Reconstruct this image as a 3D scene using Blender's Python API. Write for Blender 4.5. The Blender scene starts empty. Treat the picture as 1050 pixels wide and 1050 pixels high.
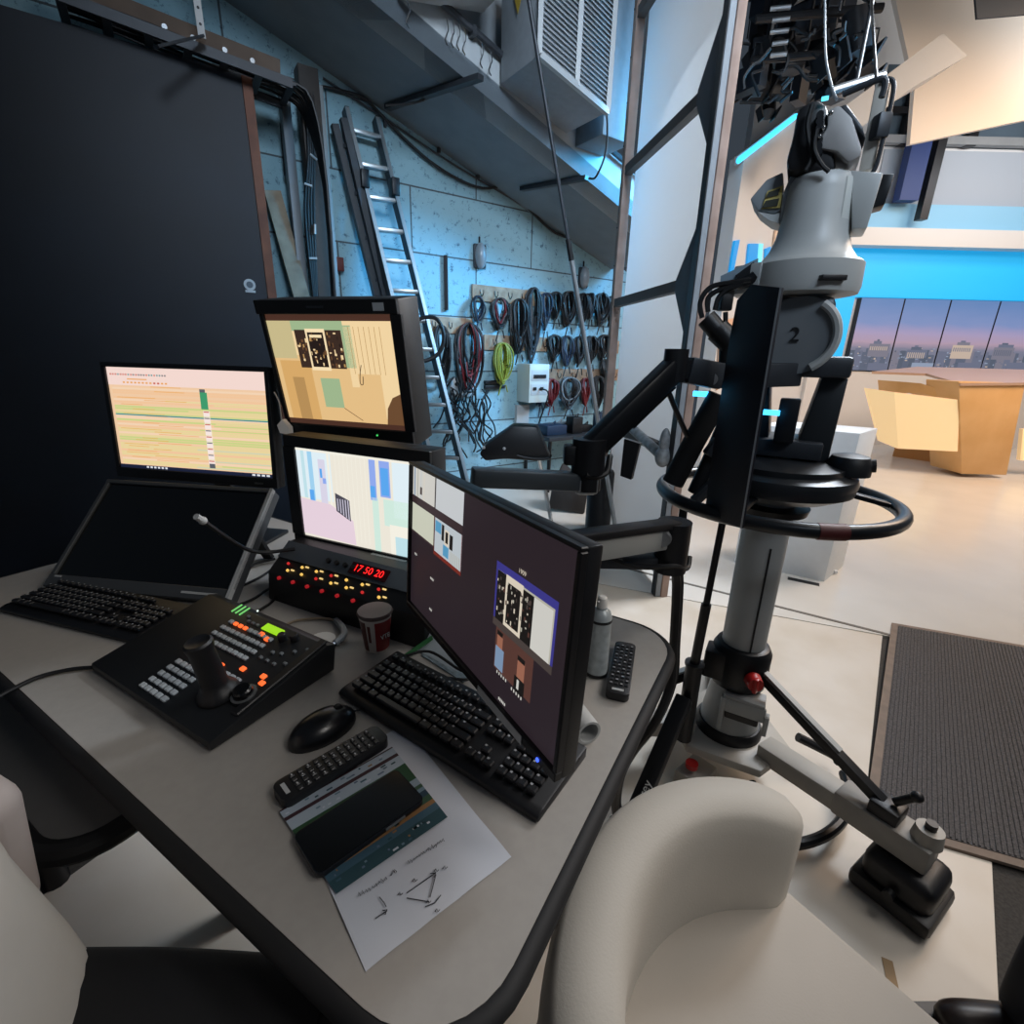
import bpy, bmesh, math, random
from mathutils import Vector, Matrix, Quaternion
random.seed(7)
sc = bpy.context.scene
COL = sc.collection
R = math.radians
# ------------------------------------------------------------------ camera
F_PX, PITCH, ROLL, CAMZ = 500.0, R(18), R(1.4), 1.37
fw = Vector((0, math.cos(PITCH), -math.sin(PITCH)))
up0 = Vector((0, math.sin(PITCH), math.cos(PITCH)))
rt0 = Vector((1, 0, 0))
rt = rt0 * math.cos(ROLL) + up0 * math.sin(ROLL)
up = up0 * math.cos(ROLL) - rt0 * math.sin(ROLL)
CC = Vector((0, 0, CAMZ))
cam = bpy.data.cameras.new('camera')
cam.sensor_width = 36
cam.lens = 36 * F_PX / 1050
cam.clip_start = 0.05
camo = bpy.data.objects.new('camera', cam)
COL.objects.link(camo)
mm = Matrix((rt, up, -fw)).transposed().to_4x4()
mm.translation = CC
camo.matrix_world = mm
sc.camera = camo
sc.view_settings.view_transform = 'Standard'
sc.view_settings.look = 'None'
sc.view_settings.exposure = 0.0
sc.view_settings.gamma = 1.0
try:
    sc.cycles.use_denoising = True
    sc.cycles.max_bounces = 6
    sc.cycles.sample_clamp_indirect = 4.0
except Exception:
    pass

def ray(x, y):
    return fw + rt * ((x - 525) / F_PX) - up * ((y - 525) / F_PX)
def atz(x, y, z=0.0):            # where the sight line of a photo point meets a level plane
    d = ray(x, y); t = (z - CAMZ) / d.z
    return CC + d * t
def atd(x, y, D):                # ... at a plan distance
    d = ray(x, y)
    return CC + d * (D / math.hypot(d.x, d.y))
def atp(x, y, P0, n):            # ... on a plane
    d = ray(x, y); P0 = Vector(P0); n = Vector(n)
    return CC + d * (n.dot(P0 - CC) / n.dot(d))

# ------------------------------------------------------------------ materials
def lin(h):
    if isinstance(h, str):
        h = h.lstrip('#')
        v = [int(h[i:i + 2], 16) / 255 for i in (0, 2, 4)]
        return [(c / 12.92 if c <= 0.04045 else ((c + 0.055) / 1.055) ** 2.4) for c in v] + [1]
    return list(h) + [1]
MATS = {}
def mat(name, col, rough=0.5, metal=0.0, noise=0.0, nscale=20, col2=None, bump=0.0, bscale=200, spec=0.5, coat=0.0, trans=0.0):
    if name in MATS: return MATS[name]
    m = bpy.data.materials.new(name); m.use_nodes = True
    nt = m.node_tree; b = nt.nodes['Principled BSDF']
    c = lin(col)
    b.inputs['Base Color'].default_value = c
    b.inputs['Roughness'].default_value = rough
    b.inputs['Metallic'].default_value = metal
    b.inputs['Specular IOR Level'].default_value = spec
    b.inputs['Coat Weight'].default_value = coat
    tc = nt.nodes.new('ShaderNodeTexCoord')
    if noise > 0 or col2:
        nz = nt.nodes.new('ShaderNodeTexNoise'); nz.inputs['Scale'].default_value = nscale
        nz.inputs['Detail'].default_value = 5
        nt.links.new(tc.outputs['Object'], nz.inputs['Vector'])
        rp = nt.nodes.new('ShaderNodeValToRGB')
        if col2: c2 = lin(col2)
        else: c2 = [v * (1 - noise) for v in c[:3]] + [1]
        rp.color_ramp.elements[0].position = 0.35; rp.color_ramp.elements[0].color = c2
        rp.color_ramp.elements[1].position = 0.65; rp.color_ramp.elements[1].color = c
        nt.links.new(nz.outputs['Fac'], rp.inputs['Fac'])
        nt.links.new(rp.outputs['Color'], b.inputs['Base Color'])
    if bump > 0:
        n2 = nt.nodes.new('ShaderNodeTexNoise'); n2.inputs['Scale'].default_value = bscale
        nt.links.new(tc.outputs['Object'], n2.inputs['Vector'])
        bp = nt.nodes.new('ShaderNodeBump'); bp.inputs['Strength'].default_value = bump
        bp.inputs['Distance'].default_value = 0.002
        nt.links.new(n2.outputs['Fac'], bp.inputs['Height'])
        nt.links.new(bp.outputs['Normal'], b.inputs['Normal'])
    MATS[name] = m
    return m
def emit(name, col, s=1.0):
    if name in MATS: return MATS[name]
    m = bpy.data.materials.new(name); m.use_nodes = True
    b = m.node_tree.nodes['Principled BSDF']
    b.inputs['Base Color'].default_value = (0.01, 0.01, 0.01, 1)
    b.inputs['Roughness'].default_value = 0.4
    b.inputs['Emission Color'].default_value = lin(col)
    b.inputs['Emission Strength'].default_value = s
    MATS[name] = m
    return m
def E(col, s=1.0):
    return emit('glow_%s_%g' % (col.strip('#'), s), col, s)

# ------------------------------------------------------------------ mesh builder
class MB:
    def __init__(s):
        s.bm = bmesh.new()
    def _new(s, f0, mi):
        for f in s.bm.faces:
            if f.index == -1 or f not in f0: pass
    def box(s, c, size, rot=None, bev=0.0, mi=0, seg=2):
        M = Matrix.Translation(Vector(c)) @ (rot.to_4x4() if rot is not None else Matrix()) @ Matrix.Diagonal((size[0], size[1], size[2], 1))
        r = bmesh.ops.create_cube(s.bm, size=1, matrix=M)
        vs = r['verts']; fs = set(f for v in vs for f in v.link_faces)
        for f in fs: f.material_index = mi
        if bev > 0:
            es = list(set(e for v in vs for e in v.link_edges))
            bmesh.ops.bevel(s.bm, geom=es, offset=bev, segments=seg, affect='EDGES', profile=0.5, clamp_overlap=True, material=mi)
        return s
    def bar(s, a, b, w, h, upv=(0, 0, 1), bev=0.0, mi=0):
        a = Vector(a); b = Vector(b); d = b - a
        x = d.normalized(); u = Vector(upv); y = u.cross(x)
        if y.length < 1e-4: y = Vector((0, 1, 0)).cross(x)
        y.normalize(); z = x.cross(y)
        s.box((a + b) / 2, (d.length, w, h), Matrix((x, y, z)).transposed(), bev, mi)
        return s
    def cyl(s, a, b, r0, r1=None, seg=20, mi=0, bev=0.0):
        a = Vector(a); b = Vector(b); r1 = r0 if r1 is None else r1
        d = b - a; q = d.to_track_quat('Z', 'Y').to_matrix()
        ra = []; rb = []
        for k in range(seg):
            t = 2 * math.pi * k / seg; o = Vector((math.cos(t), math.sin(t), 0))
            ra.append(s.bm.verts.new(a + q @ (o * r0))); rb.append(s.bm.verts.new(b + q @ (o * r1)))
        for k in range(seg):
            f = s.bm.faces.new((ra[k], ra[(k + 1) % seg], rb[(k + 1) % seg], rb[k])); f.material_index = mi
        f = s.bm.faces.new(ra[::-1]); f.material_index = mi
        f = s.bm.faces.new(rb); f.material_index = mi
        return s
    def lathe(s, prof, M=None, seg=28, mi=0, a0=0, a1=360):
        M = M if M is not None else Matrix()
        if not isinstance(M, Matrix): M = Matrix.Translation(Vector(M))
        full = (a1 - a0) >= 360
        n = seg if full else seg + 1
        rings = []
        for (r, z) in prof:
            ring = []
            if r < 1e-6:
                v = s.bm.verts.new(M @ Vector((0, 0, z))); ring = [v] * n
            else:
                for k in range(n):
                    t = R(a0 + (a1 - a0) * k / seg)
                    ring.append(s.bm.verts.new(M @ Vector((r * math.cos(t), r * math.sin(t), z))))
            rings.append(ring)
        for i in range(len(rings) - 1):
            A, B = rings[i], rings[i + 1]
            for k in range(seg if full else seg):
                k2 = (k + 1) % n
                q = [A[k], A[k2], B[k2], B[k]]
                u = []
                for v in q:
                    if v not in u: u.append(v)
                if len(u) > 2:
                    try:
                        f = s.bm.faces.new(u); f.material_index = mi
                    except ValueError: pass
        if prof[0][0] > 1e-6 and full:
            f = s.bm.faces.new(rings[0][::-1]); f.material_index = mi
        if prof[-1][0] > 1e-6 and full:
            f = s.bm.faces.new(rings[-1]); f.material_index = mi
        return s
    def tube(s, pts, r, seg=8, mi=0, closed=False, sub=6, smooth=True, r_end=None):
        P = [Vector(p) for p in pts]
        if smooth and len(P) > 2:
            Q = []; n = len(P)
            rng = n if closed else n - 1
            for i in range(rng):
                g = (lambda k: P[k % n]) if closed else (lambda k: P[min(max(k, 0), n - 1)])
                p0, p1, p2, p3 = g(i - 1), g(i), g(i + 1), g(i + 2)
                for k in range(sub):
                    t = k / sub
                    Q.append(0.5 * ((2 * p1) + (p2 - p0) * t + (2 * p0 - 5 * p1 + 4 * p2 - p3) * t * t + (3 * p1 - p0 - 3 * p2 + p3) * t ** 3))
            if not closed: Q.append(P[-1])
            P = Q
        n = len(P); rings = []
        T = []
        for i in range(n):
            if closed: d = P[(i + 1) % n] - P[i - 1]
            else: d = P[min(i + 1, n - 1)] - P[max(i - 1, 0)]
            T.append(d.normalized() if d.length > 1e-9 else Vector((0, 0, 1)))
        a = T[0].orthogonal().normalized()
        for i in range(n):
            a = a - T[i] * a.dot(T[i])
            if a.length < 1e-6: a = T[i].orthogonal()
            a.normalize(); b = T[i].cross(a)
            rr = r if r_end is None else r + (r_end - r) * i / max(1, n - 1)
            rings.append([s.bm.verts.new(P[i] + (a * math.cos(2 * math.pi * k / seg) + b * math.sin(2 * math.pi * k / seg)) * rr) for k in range(seg)])
        for i in range(n if closed else n - 1):
            A, B = rings[i], rings[(i + 1) % n]
            for k in range(seg):
                f = s.bm.faces.new((A[k], A[(k + 1) % seg], B[(k + 1) % seg], B[k])); f.material_index = mi
        if not closed:
            f = s.bm.faces.new(rings[0][::-1]); f.material_index = mi
            f = s.bm.faces.new(rings[-1]); f.material_index = mi
        return s
    def prism(s, pts, ext, mi=0, bev=0.0):
        ext = Vector(ext)
        A = [s.bm.verts.new(Vector(p)) for p in pts]
        B = [s.bm.verts.new(Vector(p) + ext) for p in pts]
        n = len(A); fs = []
        fs.append(s.bm.faces.new(A[::-1])); fs.append(s.bm.faces.new(B))
        for k in range(n):
            fs.append(s.bm.faces.new((A[k], A[(k + 1) % n], B[(k + 1) % n], B[k])))
        for f in fs: f.material_index = mi
        bmesh.ops.recalc_face_normals(s.bm, faces=fs)
        if bev > 0:
            es = list(set(e for f in fs for e in f.edges))
            bmesh.ops.bevel(s.bm, geom=es, offset=bev, segments=2, affect='EDGES', profile=0.5, clamp_overlap=True, material=mi)
        return s
    def poly(s, pts, mi=0):
        f = s.bm.faces.new([s.bm.verts.new(Vector(p)) for p in pts]); f.material_index = mi
        return s
    def ell(s, c, rad, rot=None, mi=0, u=20, v=14):
        M = Matrix.Translation(Vector(c)) @ (rot.to_4x4() if rot is not None else Matrix()) @ Matrix.Diagonal((rad[0], rad[1], rad[2], 1))
        r = bmesh.ops.create_uvsphere(s.bm, u_segments=u, v_segments=v, radius=1, matrix=M)
        for f in set(f for w in r['verts'] for f in w.link_faces): f.material_index = mi
        return s
    def text(s, body, size, M, mi=0, ext=0.0, align='CENTER'):
        cu = bpy.data.curves.new('lettering', 'FONT'); cu.body = body; cu.size = size; cu.extrude = ext
        cu.align_x = align; cu.align_y = 'CENTER'; cu.resolution_u = 3
        o = bpy.data.objects.new('lettering', cu); COL.objects.link(o)
        dg = bpy.context.evaluated_depsgraph_get(); dg.update()
        me = bpy.data.meshes.new_from_object(o.evaluated_get(dg))
        me.transform(M)
        n0 = len(s.bm.faces)
        s.bm.from_mesh(me)
        s.bm.faces.ensure_lookup_table()
        for f in s.bm.faces[n0:]: f.material_index = mi
        bpy.data.objects.remove(o); bpy.data.curves.remove(cu); bpy.data.meshes.remove(me)
        return s
    def build(s, name, mats, parent=None, world=False, sharp=35, flat=False):
        if not isinstance(mats, (list, tuple)): mats = [mats]
        me = bpy.data.meshes.new(name)
        bmesh.ops.recalc_face_normals(s.bm, faces=[f for f in s.bm.faces if len(f.edges) > 0]) if world != 'raw' else None
        if parent is not None and world:
            PM = WM.get(parent.name, Matrix())
            s.bm.transform(PM.inverted())
        o = bpy.data.objects.new(name, me)
        if parent is None:
            xs = [v.co for v in s.bm.verts]
            c = Vector(((min(v.x for v in xs) + max(v.x for v in xs)) / 2, (min(v.y for v in xs) + max(v.y for v in xs)) / 2, min(v.z for v in xs)))
            s.bm.transform(Matrix.Translation(-c)); o.location = c
        s.bm.to_mesh(me); s.bm.free()
        for m in mats: me.materials.append(m)
        if not flat:
            for p in me.polygons: p.use_smooth = True
            me.set_sharp_from_angle(angle=R(sharp))
        COL.objects.link(o)
        if parent is not None:
            o.parent = parent
            WM[o.name] = WM.get(parent.name, Matrix())
        return o
WM = {}
def thing(name, label, cat, M=None, group=None):
    o = bpy.data.objects.new(name, None); COL.objects.link(o)
    o.empty_display_size = 0.05
    M = M if M is not None else Matrix()
    if not isinstance(M, Matrix): M = Matrix.Translation(Vector(M))
    o.location = M.translation; o.rotation_euler = M.to_euler()
    WM[o.name] = M
    o['label'] = label; o['category'] = cat
    if group: o['group'] = group
    return o
def tag(o, label, cat, group=None, kind=None):
    o['label'] = label; o['category'] = cat
    if group: o['group'] = group
    if kind: o['kind'] = kind
    return o
def struct(o):
    o['kind'] = 'structure'; return o
def frame(loc, yaw=0, tilt=0, roll=0):
    return Matrix.Translation(Vector(loc)) @ Matrix.Rotation(R(yaw), 4, 'Z') @ Matrix.Rotation(R(tilt), 4, 'X') @ Matrix.Rotation(R(roll), 4, 'Y')
def copy_tree(o, parent=None):
    c = o.copy(); COL.objects.link(c)
    if parent: c.parent = parent
    for ch in list(o.children): copy_tree(ch, c)
    return c

# common materials
BLK = mat('black_plastic', '#15161a', 0.45, noise=0.2, nscale=40)
BLKG = mat('black_gloss', '#0c0d10', 0.2)
BLKM = mat('black_metal', '#1a1c20', 0.4, 0.3)
DGREY = mat('dark_grey_metal', '#3a3e44', 0.45, 0.3, noise=0.15)
GREY = mat('grey_paint', '#8f9396', 0.5, noise=0.1, nscale=8)
LGREY = mat('light_grey_paint', '#b9bcbd', 0.45, noise=0.06, nscale=6)
WHITE = mat('white_paint', '#e6e4e0', 0.5, noise=0.04, nscale=5)
ALU = mat('aluminium', '#b8bcc0', 0.35, 0.85, noise=0.1)
CHROME = mat('chrome', '#d0d2d4', 0.15, 1.0)
RUB = mat('black_rubber', '#101114', 0.7)
CAB = mat('black_cable', '#0e0f12', 0.5)
WOODP = mat('raw_pine', '#a98e76', 0.7, col2='#8d735d', nscale=14)
RED = mat('red_plastic', '#b3201f', 0.35)
# ------------------------------------------------------------------ setting
wd = Vector((0.822, 0.570, 0)).normalized()          # along the cable wall
wn = Vector((0.570, -0.822, 0)).normalized()         # its normal, towards the room
W0 = Vector((-0.9, 4.61, 0))
def onwall(x, y, off=0.0): return atp(x, y, W0 + wn * off, wn)
ZT = Matrix.Identity(3)
WROT = Matrix((wd, -wn, Vector((0, 0, 1)))).transposed()   # local X along wall, -Y to the room

def block_wall_mat():
    m = bpy.data.materials.new('painted_block_wall'); m.use_nodes = True
    nt = m.node_tree; b = nt.nodes['Principled BSDF']; N = nt.nodes.new; L = nt.links.new
    tc = N('ShaderNodeTexCoord'); mp = N('ShaderNodeMapping')
    mp.inputs['Rotation'].default_value = (R(90), 0, 0)
    sep = N('ShaderNodeSeparateXYZ'); cmb = N('ShaderNodeCombineXYZ')
    L(tc.outputs['Object'], sep.inputs[0])
    ad = N('ShaderNodeMath'); ad.operation = 'ADD'; ad.inputs[1].default_value = 0.265
    L(sep.outputs['Z'], ad.inputs[0]); L(sep.outputs['X'], cmb.inputs['X']); L(ad.outputs[0], cmb.inputs['Y'])
    bk = N('ShaderNodeTexBrick'); L(cmb.outputs[0], bk.inputs['Vector'])
    bk.inputs['Scale'].default_value = 1.0; bk.inputs['Mortar Size'].default_value = 0.007
    bk.inputs['Brick Width'].default_value = 1.25; bk.inputs['Row Height'].default_value = 0.487
    bk.inputs['Mortar Smooth'].default_value = 0.2
    bk.inputs['Color1'].default_value = lin('#92b6c2'); bk.inputs['Color2'].default_value = lin('#84acba'); bk.inputs['Mortar'].default_value = lin('#4a565c')
    nz = N('ShaderNodeTexNoise'); nz.inputs['Scale'].default_value = 17; nz.inputs['Detail'].default_value = 8; nz.inputs['Roughness'].default_value = 0.8
    L(tc.outputs['Object'], nz.inputs['Vector'])
    rp = N('ShaderNodeValToRGB'); rp.color_ramp.elements[0].position = 0.38; rp.color_ramp.elements[0].color = (0.10, 0.16, 0.24, 1)
    rp.color_ramp.elements[1].position = 0.45; rp.color_ramp.elements[1].color = (1, 1, 1, 1)
    L(nz.outputs['Fac'], rp.inputs['Fac'])
    mx = N('ShaderNodeMix'); mx.data_type = 'RGBA'; mx.blend_type = 'MULTIPLY'; mx.inputs[0].default_value = 0.85
    L(bk.outputs['Color'], mx.inputs[6]); L(rp.outputs['Color'], mx.inputs[7])
    L(mx.outputs[2], b.inputs['Base Color']); b.inputs['Roughness'].default_value = 0.8
    bp = N('ShaderNodeBump'); bp.inputs['Strength'].default_value = 0.4; bp.inputs['Distance'].default_value = 0.01
    L(nz.outputs['Fac'], bp.inputs['Height']); L(bp.outputs['Normal'], b.inputs['Normal'])
    return m
# cable wall, local frame so that the courses run along X
def wall_local(name, x0, x1, z0, z1, th, off, mats):
    m = MB(); m.box(((x0 + x1) / 2, th / 2, (z0 + z1) / 2), (x1 - x0, th, z1 - z0))
    me = bpy.data.meshes.new(name); m.bm.to_mesh(me); m.bm.free()
    for k in mats: me.materials.append(k)
    o = bpy.data.objects.new(name, me); COL.objects.link(o)
    MM = WROT.to_4x4(); MM.translation = W0 + wn * off
    o.matrix_world = MM
    return struct(o)
S0 = onwall(464, 163); xs0 = (S0 - W0).dot(wd)
m = MB(); m.prism([Vector((-4.2, 0, 0)), Vector((3, 0, 0)), Vector((3, 0, S0.z - .33 * (3 - xs0) + .08)), Vector((-4.2, 0, S0.z + .33 * (4.2 + xs0) + .08))], (0, .2, 0))
me_ = bpy.data.meshes.new('wall_back'); m.bm.to_mesh(me_); m.bm.free(); me_.materials.append(block_wall_mat())
wb = bpy.data.objects.new('wall_back', me_); COL.objects.link(wb); MM = WROT.to_4x4(); MM.translation = W0; wb.matrix_world = MM; struct(wb)

CARPET = mat('dark_carpet', '#4a4744', 0.95, noise=0.35, nscale=120, bump=0.5, bscale=400)
FLOORW = mat('white_studio_floor', '#ddd8d0', 0.22, noise=0.05, nscale=3)
BOARD = mat('worn_white_boards', '#ded6cb', 0.45, col2='#cdc1b0', nscale=2.2)
m = MB(); m.box((3.0, 3.5, -0.06), (16, 12.5, 0.1)); struct(m.build('floor', CARPET))
# boards the desk and pedestal stand on
def flat_slab(name, pts, z0, z1, mt):
    m = MB(); m.prism([Vector((p[0], p[1], z0)) for p in pts], (0, 0, z1 - z0)); return struct(m.build(name, mt))
s1 = atz(700, 598); s2 = atz(905, 650)
sd = (s2 - s1).normalized()
mTL = atz(914, 640); mNL = atz(885, 845); bTR = atz(1017, 884); bBR = atz(1025, 1050)
lA = atz(143, 847); lB = atz(37, 923)
ld = (lB - lA).normalized()
pB = bBR + (bBR - bTR).normalized() * 1.2
sl = s1 - sd * 3.2
flat_slab('trim_1', [sl, s2, mNL, bTR, bBR, pB, pB - Vector((1.8, 0, 0)), lA + ld * 1.2, lA - ld * 1.5], -0.012, 0.0, BOARD)
flat_slab('trim_2', [sl + Vector((-2.5, 0.0, 0)), s2 + sd * 0.1 , s2 + sd * 6, Vector((12, 9, 0)), Vector((-1.0, 9, 0))], -0.02, 0.004, FLOORW)
# seam strip
m = MB(); m.bar(sl + Vector((0, 0, 0.004)), s2 + sd * 0.1 + Vector((0, 0, 0.004)), 0.02, 0.006)
struct(m.build('trim_3', mat('seam_grey', '#6d675f', 0.6)))
# door mat
MATM = mat('ribbed_entrance_mat', '#686566', 0.95, noise=0.6, nscale=160, bump=0.6, bscale=150)
mBR = atz(1050, 893); dm = (mBR - mNL).normalized(); dl = (mTL - mNL)
mfarR = mNL + dm * 2.2
t = thing('entrance_mat', 'dark grey ribbed entrance mat with taupe border on the floor', 'mat', Vector((mNL.x, mNL.y, 0)))
m = MB()
def mp(a, b, z): return mNL + dm * a + dl * b + Vector((0, 0, z))
m.prism([mp(0.03, 0.02, 0.0), mp(2.2, 0.02, 0.0), mp(2.2, 0.98, 0.0), mp(0.03, 0.98, 0.0)], (0, 0, 0.012))
k = 0.035
while k < 2.18:
    m.prism([mp(k, 0.022, 0.012), mp(k + 0.006, 0.022, 0.012), mp(k + 0.006, 0.978, 0.012), mp(k, 0.978, 0.012)], (0, 0, 0.003)); k += 0.014
m.build('ribbed_pile', MATM, t, True)
m = MB()
bd = mat('mat_border_rubber', '#857569', 0.7, noise=0.2)
m.prism([mp(0, 0, 0), mp(2.25, 0, 0), mp(2.25, 0.02, 0), mp(0.03, 0.02, 0), mp(0.03, 0.98, 0), mp(2.25, 0.98, 0), mp(2.25, 1, 0), mp(0, 1, 0)], (0, 0, 0.01))
m.build('border', bd, t, True)
# floor marks: a strip of tape
a = atz(913, 1000); 
m = MB(); m.box((a.x, a.y, 0.001), (0.022, 0.07, 0.0015), Matrix.Rotation(R(-25), 3, 'Z'))
tag(m.build('floor_tape', mat('tan_tape', '#a5875f', 0.6, noise=0.2)), 'short strip of tan tape stuck on the pale floor beside the chair', 'tape')

# dark sliding wall at left
DK = 0.42
DARK = mat('dark_blue_panel', '#121d2b', 0.55, col2='#0d1520', nscale=1.6)
dR = onwall(283, 308, DK)
dtop = onwall(258, 80, DK).z
xr = (dR - W0).dot(wd)
wall_local('wall_left', -5.2, xr - 0.05, 0.0, dtop, 0.05, DK, [DARK])
m = MB()
MW = WROT.to_4x4(); MW.translation = W0
def WL(x, off, z): return W0 + wd * x + wn * off + Vector((0, 0, z))
m.box(WL(xr - 0.02, DK - 0.03, dtop / 2), (0.055, 0.07, dtop), WROT)
struct(m.build('trim_4', mat('red_brown_wood', '#7a4a33', 0.6, col2='#5f3524', nscale=8)))
# sticker
p = onwall(256, 292, DK + 0.002)
m = MB(); m.cyl(p, p + wn * 0.002, 0.035, seg=24); m.box(p - Vector((0, 0, 0.04)) + wn * 0.001, (0.06, 0.002, 0.014), WROT)
m.cyl(p + wn * 0.002, p + wn * 0.003, 0.02, seg=20, mi=1)
tag(m.build('wall_sticker', [mat('sticker_white', '#b9c2c8', 0.5), mat('sticker_grey', '#56626d', 0.5)]), 'small round white sticker on the dark blue wall', 'sticker')

# sloping concrete soffit and beam (underside of seating)
ds = Vector((0.822, 0.570, -0.33)); 
S0 = onwall(464, 163); pn = ds.cross(wn)
CONC = mat('blue_grey_concrete', '#77828a', 0.75, noise=0.12, nscale=6)
BEAML = mat('painted_beam', '#b6bcbf', 0.7, noise=0.1, nscale=7)
BW = 0.92
def SL(tt, off, h):      # along slope, out from wall, up
    return S0 + ds * tt + wn * off + Vector((0, 0, h))
m = MB(); m.prism([SL(-3.6, 0, 0), SL(1.95, 0, 0), SL(1.95, BW, 0), SL(-3.6, BW, 0)], (0, 0, 0.12)); struct(m.build('ceiling', CONC))
m = MB(); m.prism([SL(-3.6, BW, 0), SL(1.9, BW, 0), SL(1.9, BW, 0.34), SL(-3.6, BW, 0.24)], wn * -0.2); struct(m.build('ceiling_beam', BEAML))
# upper wall above the beam
m = MB(); m.prism([SL(-3.6, BW - 0.21, 0.15), SL(0.9, BW - 0.21, 0.15), SL(0.9, BW - 0.21, 2.2), SL(-3.6, BW - 0.21, 2.0)], wn * -0.1); struct(m.build('wall_upper', mat('upper_wall_grey', '#8d9397', 0.8, noise=0.1, nscale=4)))
# pipe on the beam
m = MB(); m.tube([SL(-1.2, BW + 0.04, 0.235), SL(1.55, BW + 0.04, 0.315)], 0.02, smooth=False)
for k in range(5):
    q = SL(-0.9 + 0.55 * k, BW + 0.02, 0.235 + 0.03 * k * 0.6); m.box(q, (0.03, 0.08, 0.05), WROT)
tag(m.build('ceiling_pipe', DGREY), 'dark steel pipe running along the top of the sloping grey beam', 'pipe')
# hooks hanging from pipe
for k, (x, y) in enumerate([(418, 15), (458, 34), (464, 36), (470, 39), (476, 44), (494, 58), (503, 66), (553, 100), (572, 110)]):
    p = atp(x, y - 5, W0 + wn * (BW + 0.045), wn)
    m = MB(); m.tube([p + Vector((0, 0, 0.05)), p + wd * 0.012, p + Vector((0, 0, -0.03)), p - wd * 0.012 + Vector((0, 0, -0.06)), p + wd * 0.006 + Vector((0, 0, -0.085))], 0.004, seg=6)
    tag(m.build('s_hook', CHROME), 'small steel s hook hanging on the pipe of the sloping beam', 'hook', 'steel hooks on the beam pipe')
# cross conduits under soffit
for (xa, ya, xb, yb, lab) in [(397, 108, 493, 76, 'grey conduit crossing the soffit nearest the ladder top'), (535, 192, 602, 180, 'grey conduit crossing the soffit near the thin tall pole')]:
    a = atp(xa, ya, S0, pn); b = atp(xb, yb, S0, pn)
    m = MB(); m.bar(a - Vector((0, 0, 0.015)), b - Vector((0, 0, 0.015)), 0.05, 0.03)
    tag(m.build('conduit', DGREY), lab, 'conduit')
# black sagging wire
pts = [(322, 88), (345, 92), (372, 100), (388, 115), (410, 138), (440, 165), (470, 184), (495, 193), (520, 193), (545, 217), (570, 239), (600, 248)]
m = MB(); m.tube([onwall(x, y, 0.03) for x, y in pts], 0.012, sub=4)
tag(m.build('sagging_cable', CAB), 'thick black cable sagging across the top of the block wall', 'cable')
m = MB(); m.tube([atp(x, y, W0 + wn * 0.5, wn) for x, y in [(395, 108), (430, 104), (462, 85), (476, 60), (480, 25)]], 0.008)
tag(m.build('looped_cable', CAB), 'thin black cable looping down from the beam over the soffit', 'cable')
m = MB(); m.tube([onwall(x, y, 0.02) for x, y in [(331, 80), (395, 122), (464, 168), (540, 213), (600, 252)]], 0.008)
for x, y in [(450, 145), (490, 172), (395, 118)]:
    p = onwall(x, y + 8, 0.02); m.box(p, (0.02, 0.03, 0.05), WROT)
tag(m.build('wall_conduit', DGREY), 'thin grey conduit following the joint of block wall and soffit', 'conduit')
# strap and box lamp at top
t = thing('ceiling_box_lamp', 'pale grey rectangular box fixed high above the beam hooks', 'box', atp(450, 5, W0 + wn * 1.1, wn))
P = atp(452, 6, W0 + wn * 1.05, wn)
m = MB(); m.prism([atp(408, 0, W0 + wn * .95, wn), atp(495, 14, W0 + wn * .95, wn), atp(495, 14, W0 + wn * .95, wn) + wn * .25, atp(408, 0, W0 + wn * .95, wn) + wn * .25], (0, 0, 0.3), bev=0.01)
m.build('housing', LGREY, t, True)
m = MB(); q = atp(495, 14, W0 + wn * .95, wn); m.box(q + wn * 0.12 + Vector((0, 0, 0.32)), (0.04, 0.04, 0.1)); m.build('bracket', DGREY, t, True)

# air conditioner
A0 = atp(517, 57, W0 + wn * (BW + 0.1), wn)          # bottom left far
acB = atp(552, 57, W0 + wn * (BW + 0.45), wn)        # bottom front-left corner
acR = atp(622, 116, W0 + wn * (BW + 0.45), wn)
acM = thing('air_conditioner', 'big white louvred air conditioner unit hung above the sloping beam', 'air conditioner', acB)
axd = (acR - acB); L_ = axd.length
zz = Vector((0, 0, 0.62))
acd = Vector((axd.x, axd.y, 0)).normalized(); acn = Vector((acd.y, -acd.x, 0))
e = Vector((axd.x, axd.y, 0)); dep = -acn * 0.42
zb = min(acB.z, acR.z) + 0.03
AB = Vector((acB.x, acB.y, acB.z)); AR = Vector((acR.x, acR.y, acR.z))
m = MB(); m.prism([AB, AR, AR + dep, AB + dep], zz, bev=0.008); m.build('cabinet', mat('ac_grey', '#8b9196', 0.5, noise=0.1), acM, True)
m = MB()
fr = 0.03
for (pa, pb) in [(AB, AR), (AB + zz, AR + zz)]:
    m.bar(pa + acn * 0.012, pb + acn * 0.012, 0.03, 0.035)
for pa in (AB, AR, AB * 0.48 + AR * 0.52):
    m.bar(pa + acn * 0.012, pa + zz + acn * 0.012, 0.03, 0.03)
m.build('front_frame', LGREY, acM, True)
m = MB()
for k in range(22):
    h = Vector((0, 0, 0.03 + k * 0.0265))
    a = AB + h + acn * 0.008; b = AR + h + acn * 0.008
    m.bar(a, b, 0.022, 0.004, upv=(Vector((0, 0, 1)) + acn * 0.8))
m.build('louvres', mat('louvre_grey', '#b4b9bc', 0.4, 0.3), acM, True)
m = MB(); q = AB + dep * 0.5 + Vector((0, 0, 0.4)) - acd * 0.012
m.prism([q + Vector((0, 0, 0.15)), q + Vector((0, 0, -0.02)) + dep * 0.1, q + Vector((0, 0, -0.12)) , q + Vector((0, 0, -0.03)) - dep * 0.12], -acd * 0.002)
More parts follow.
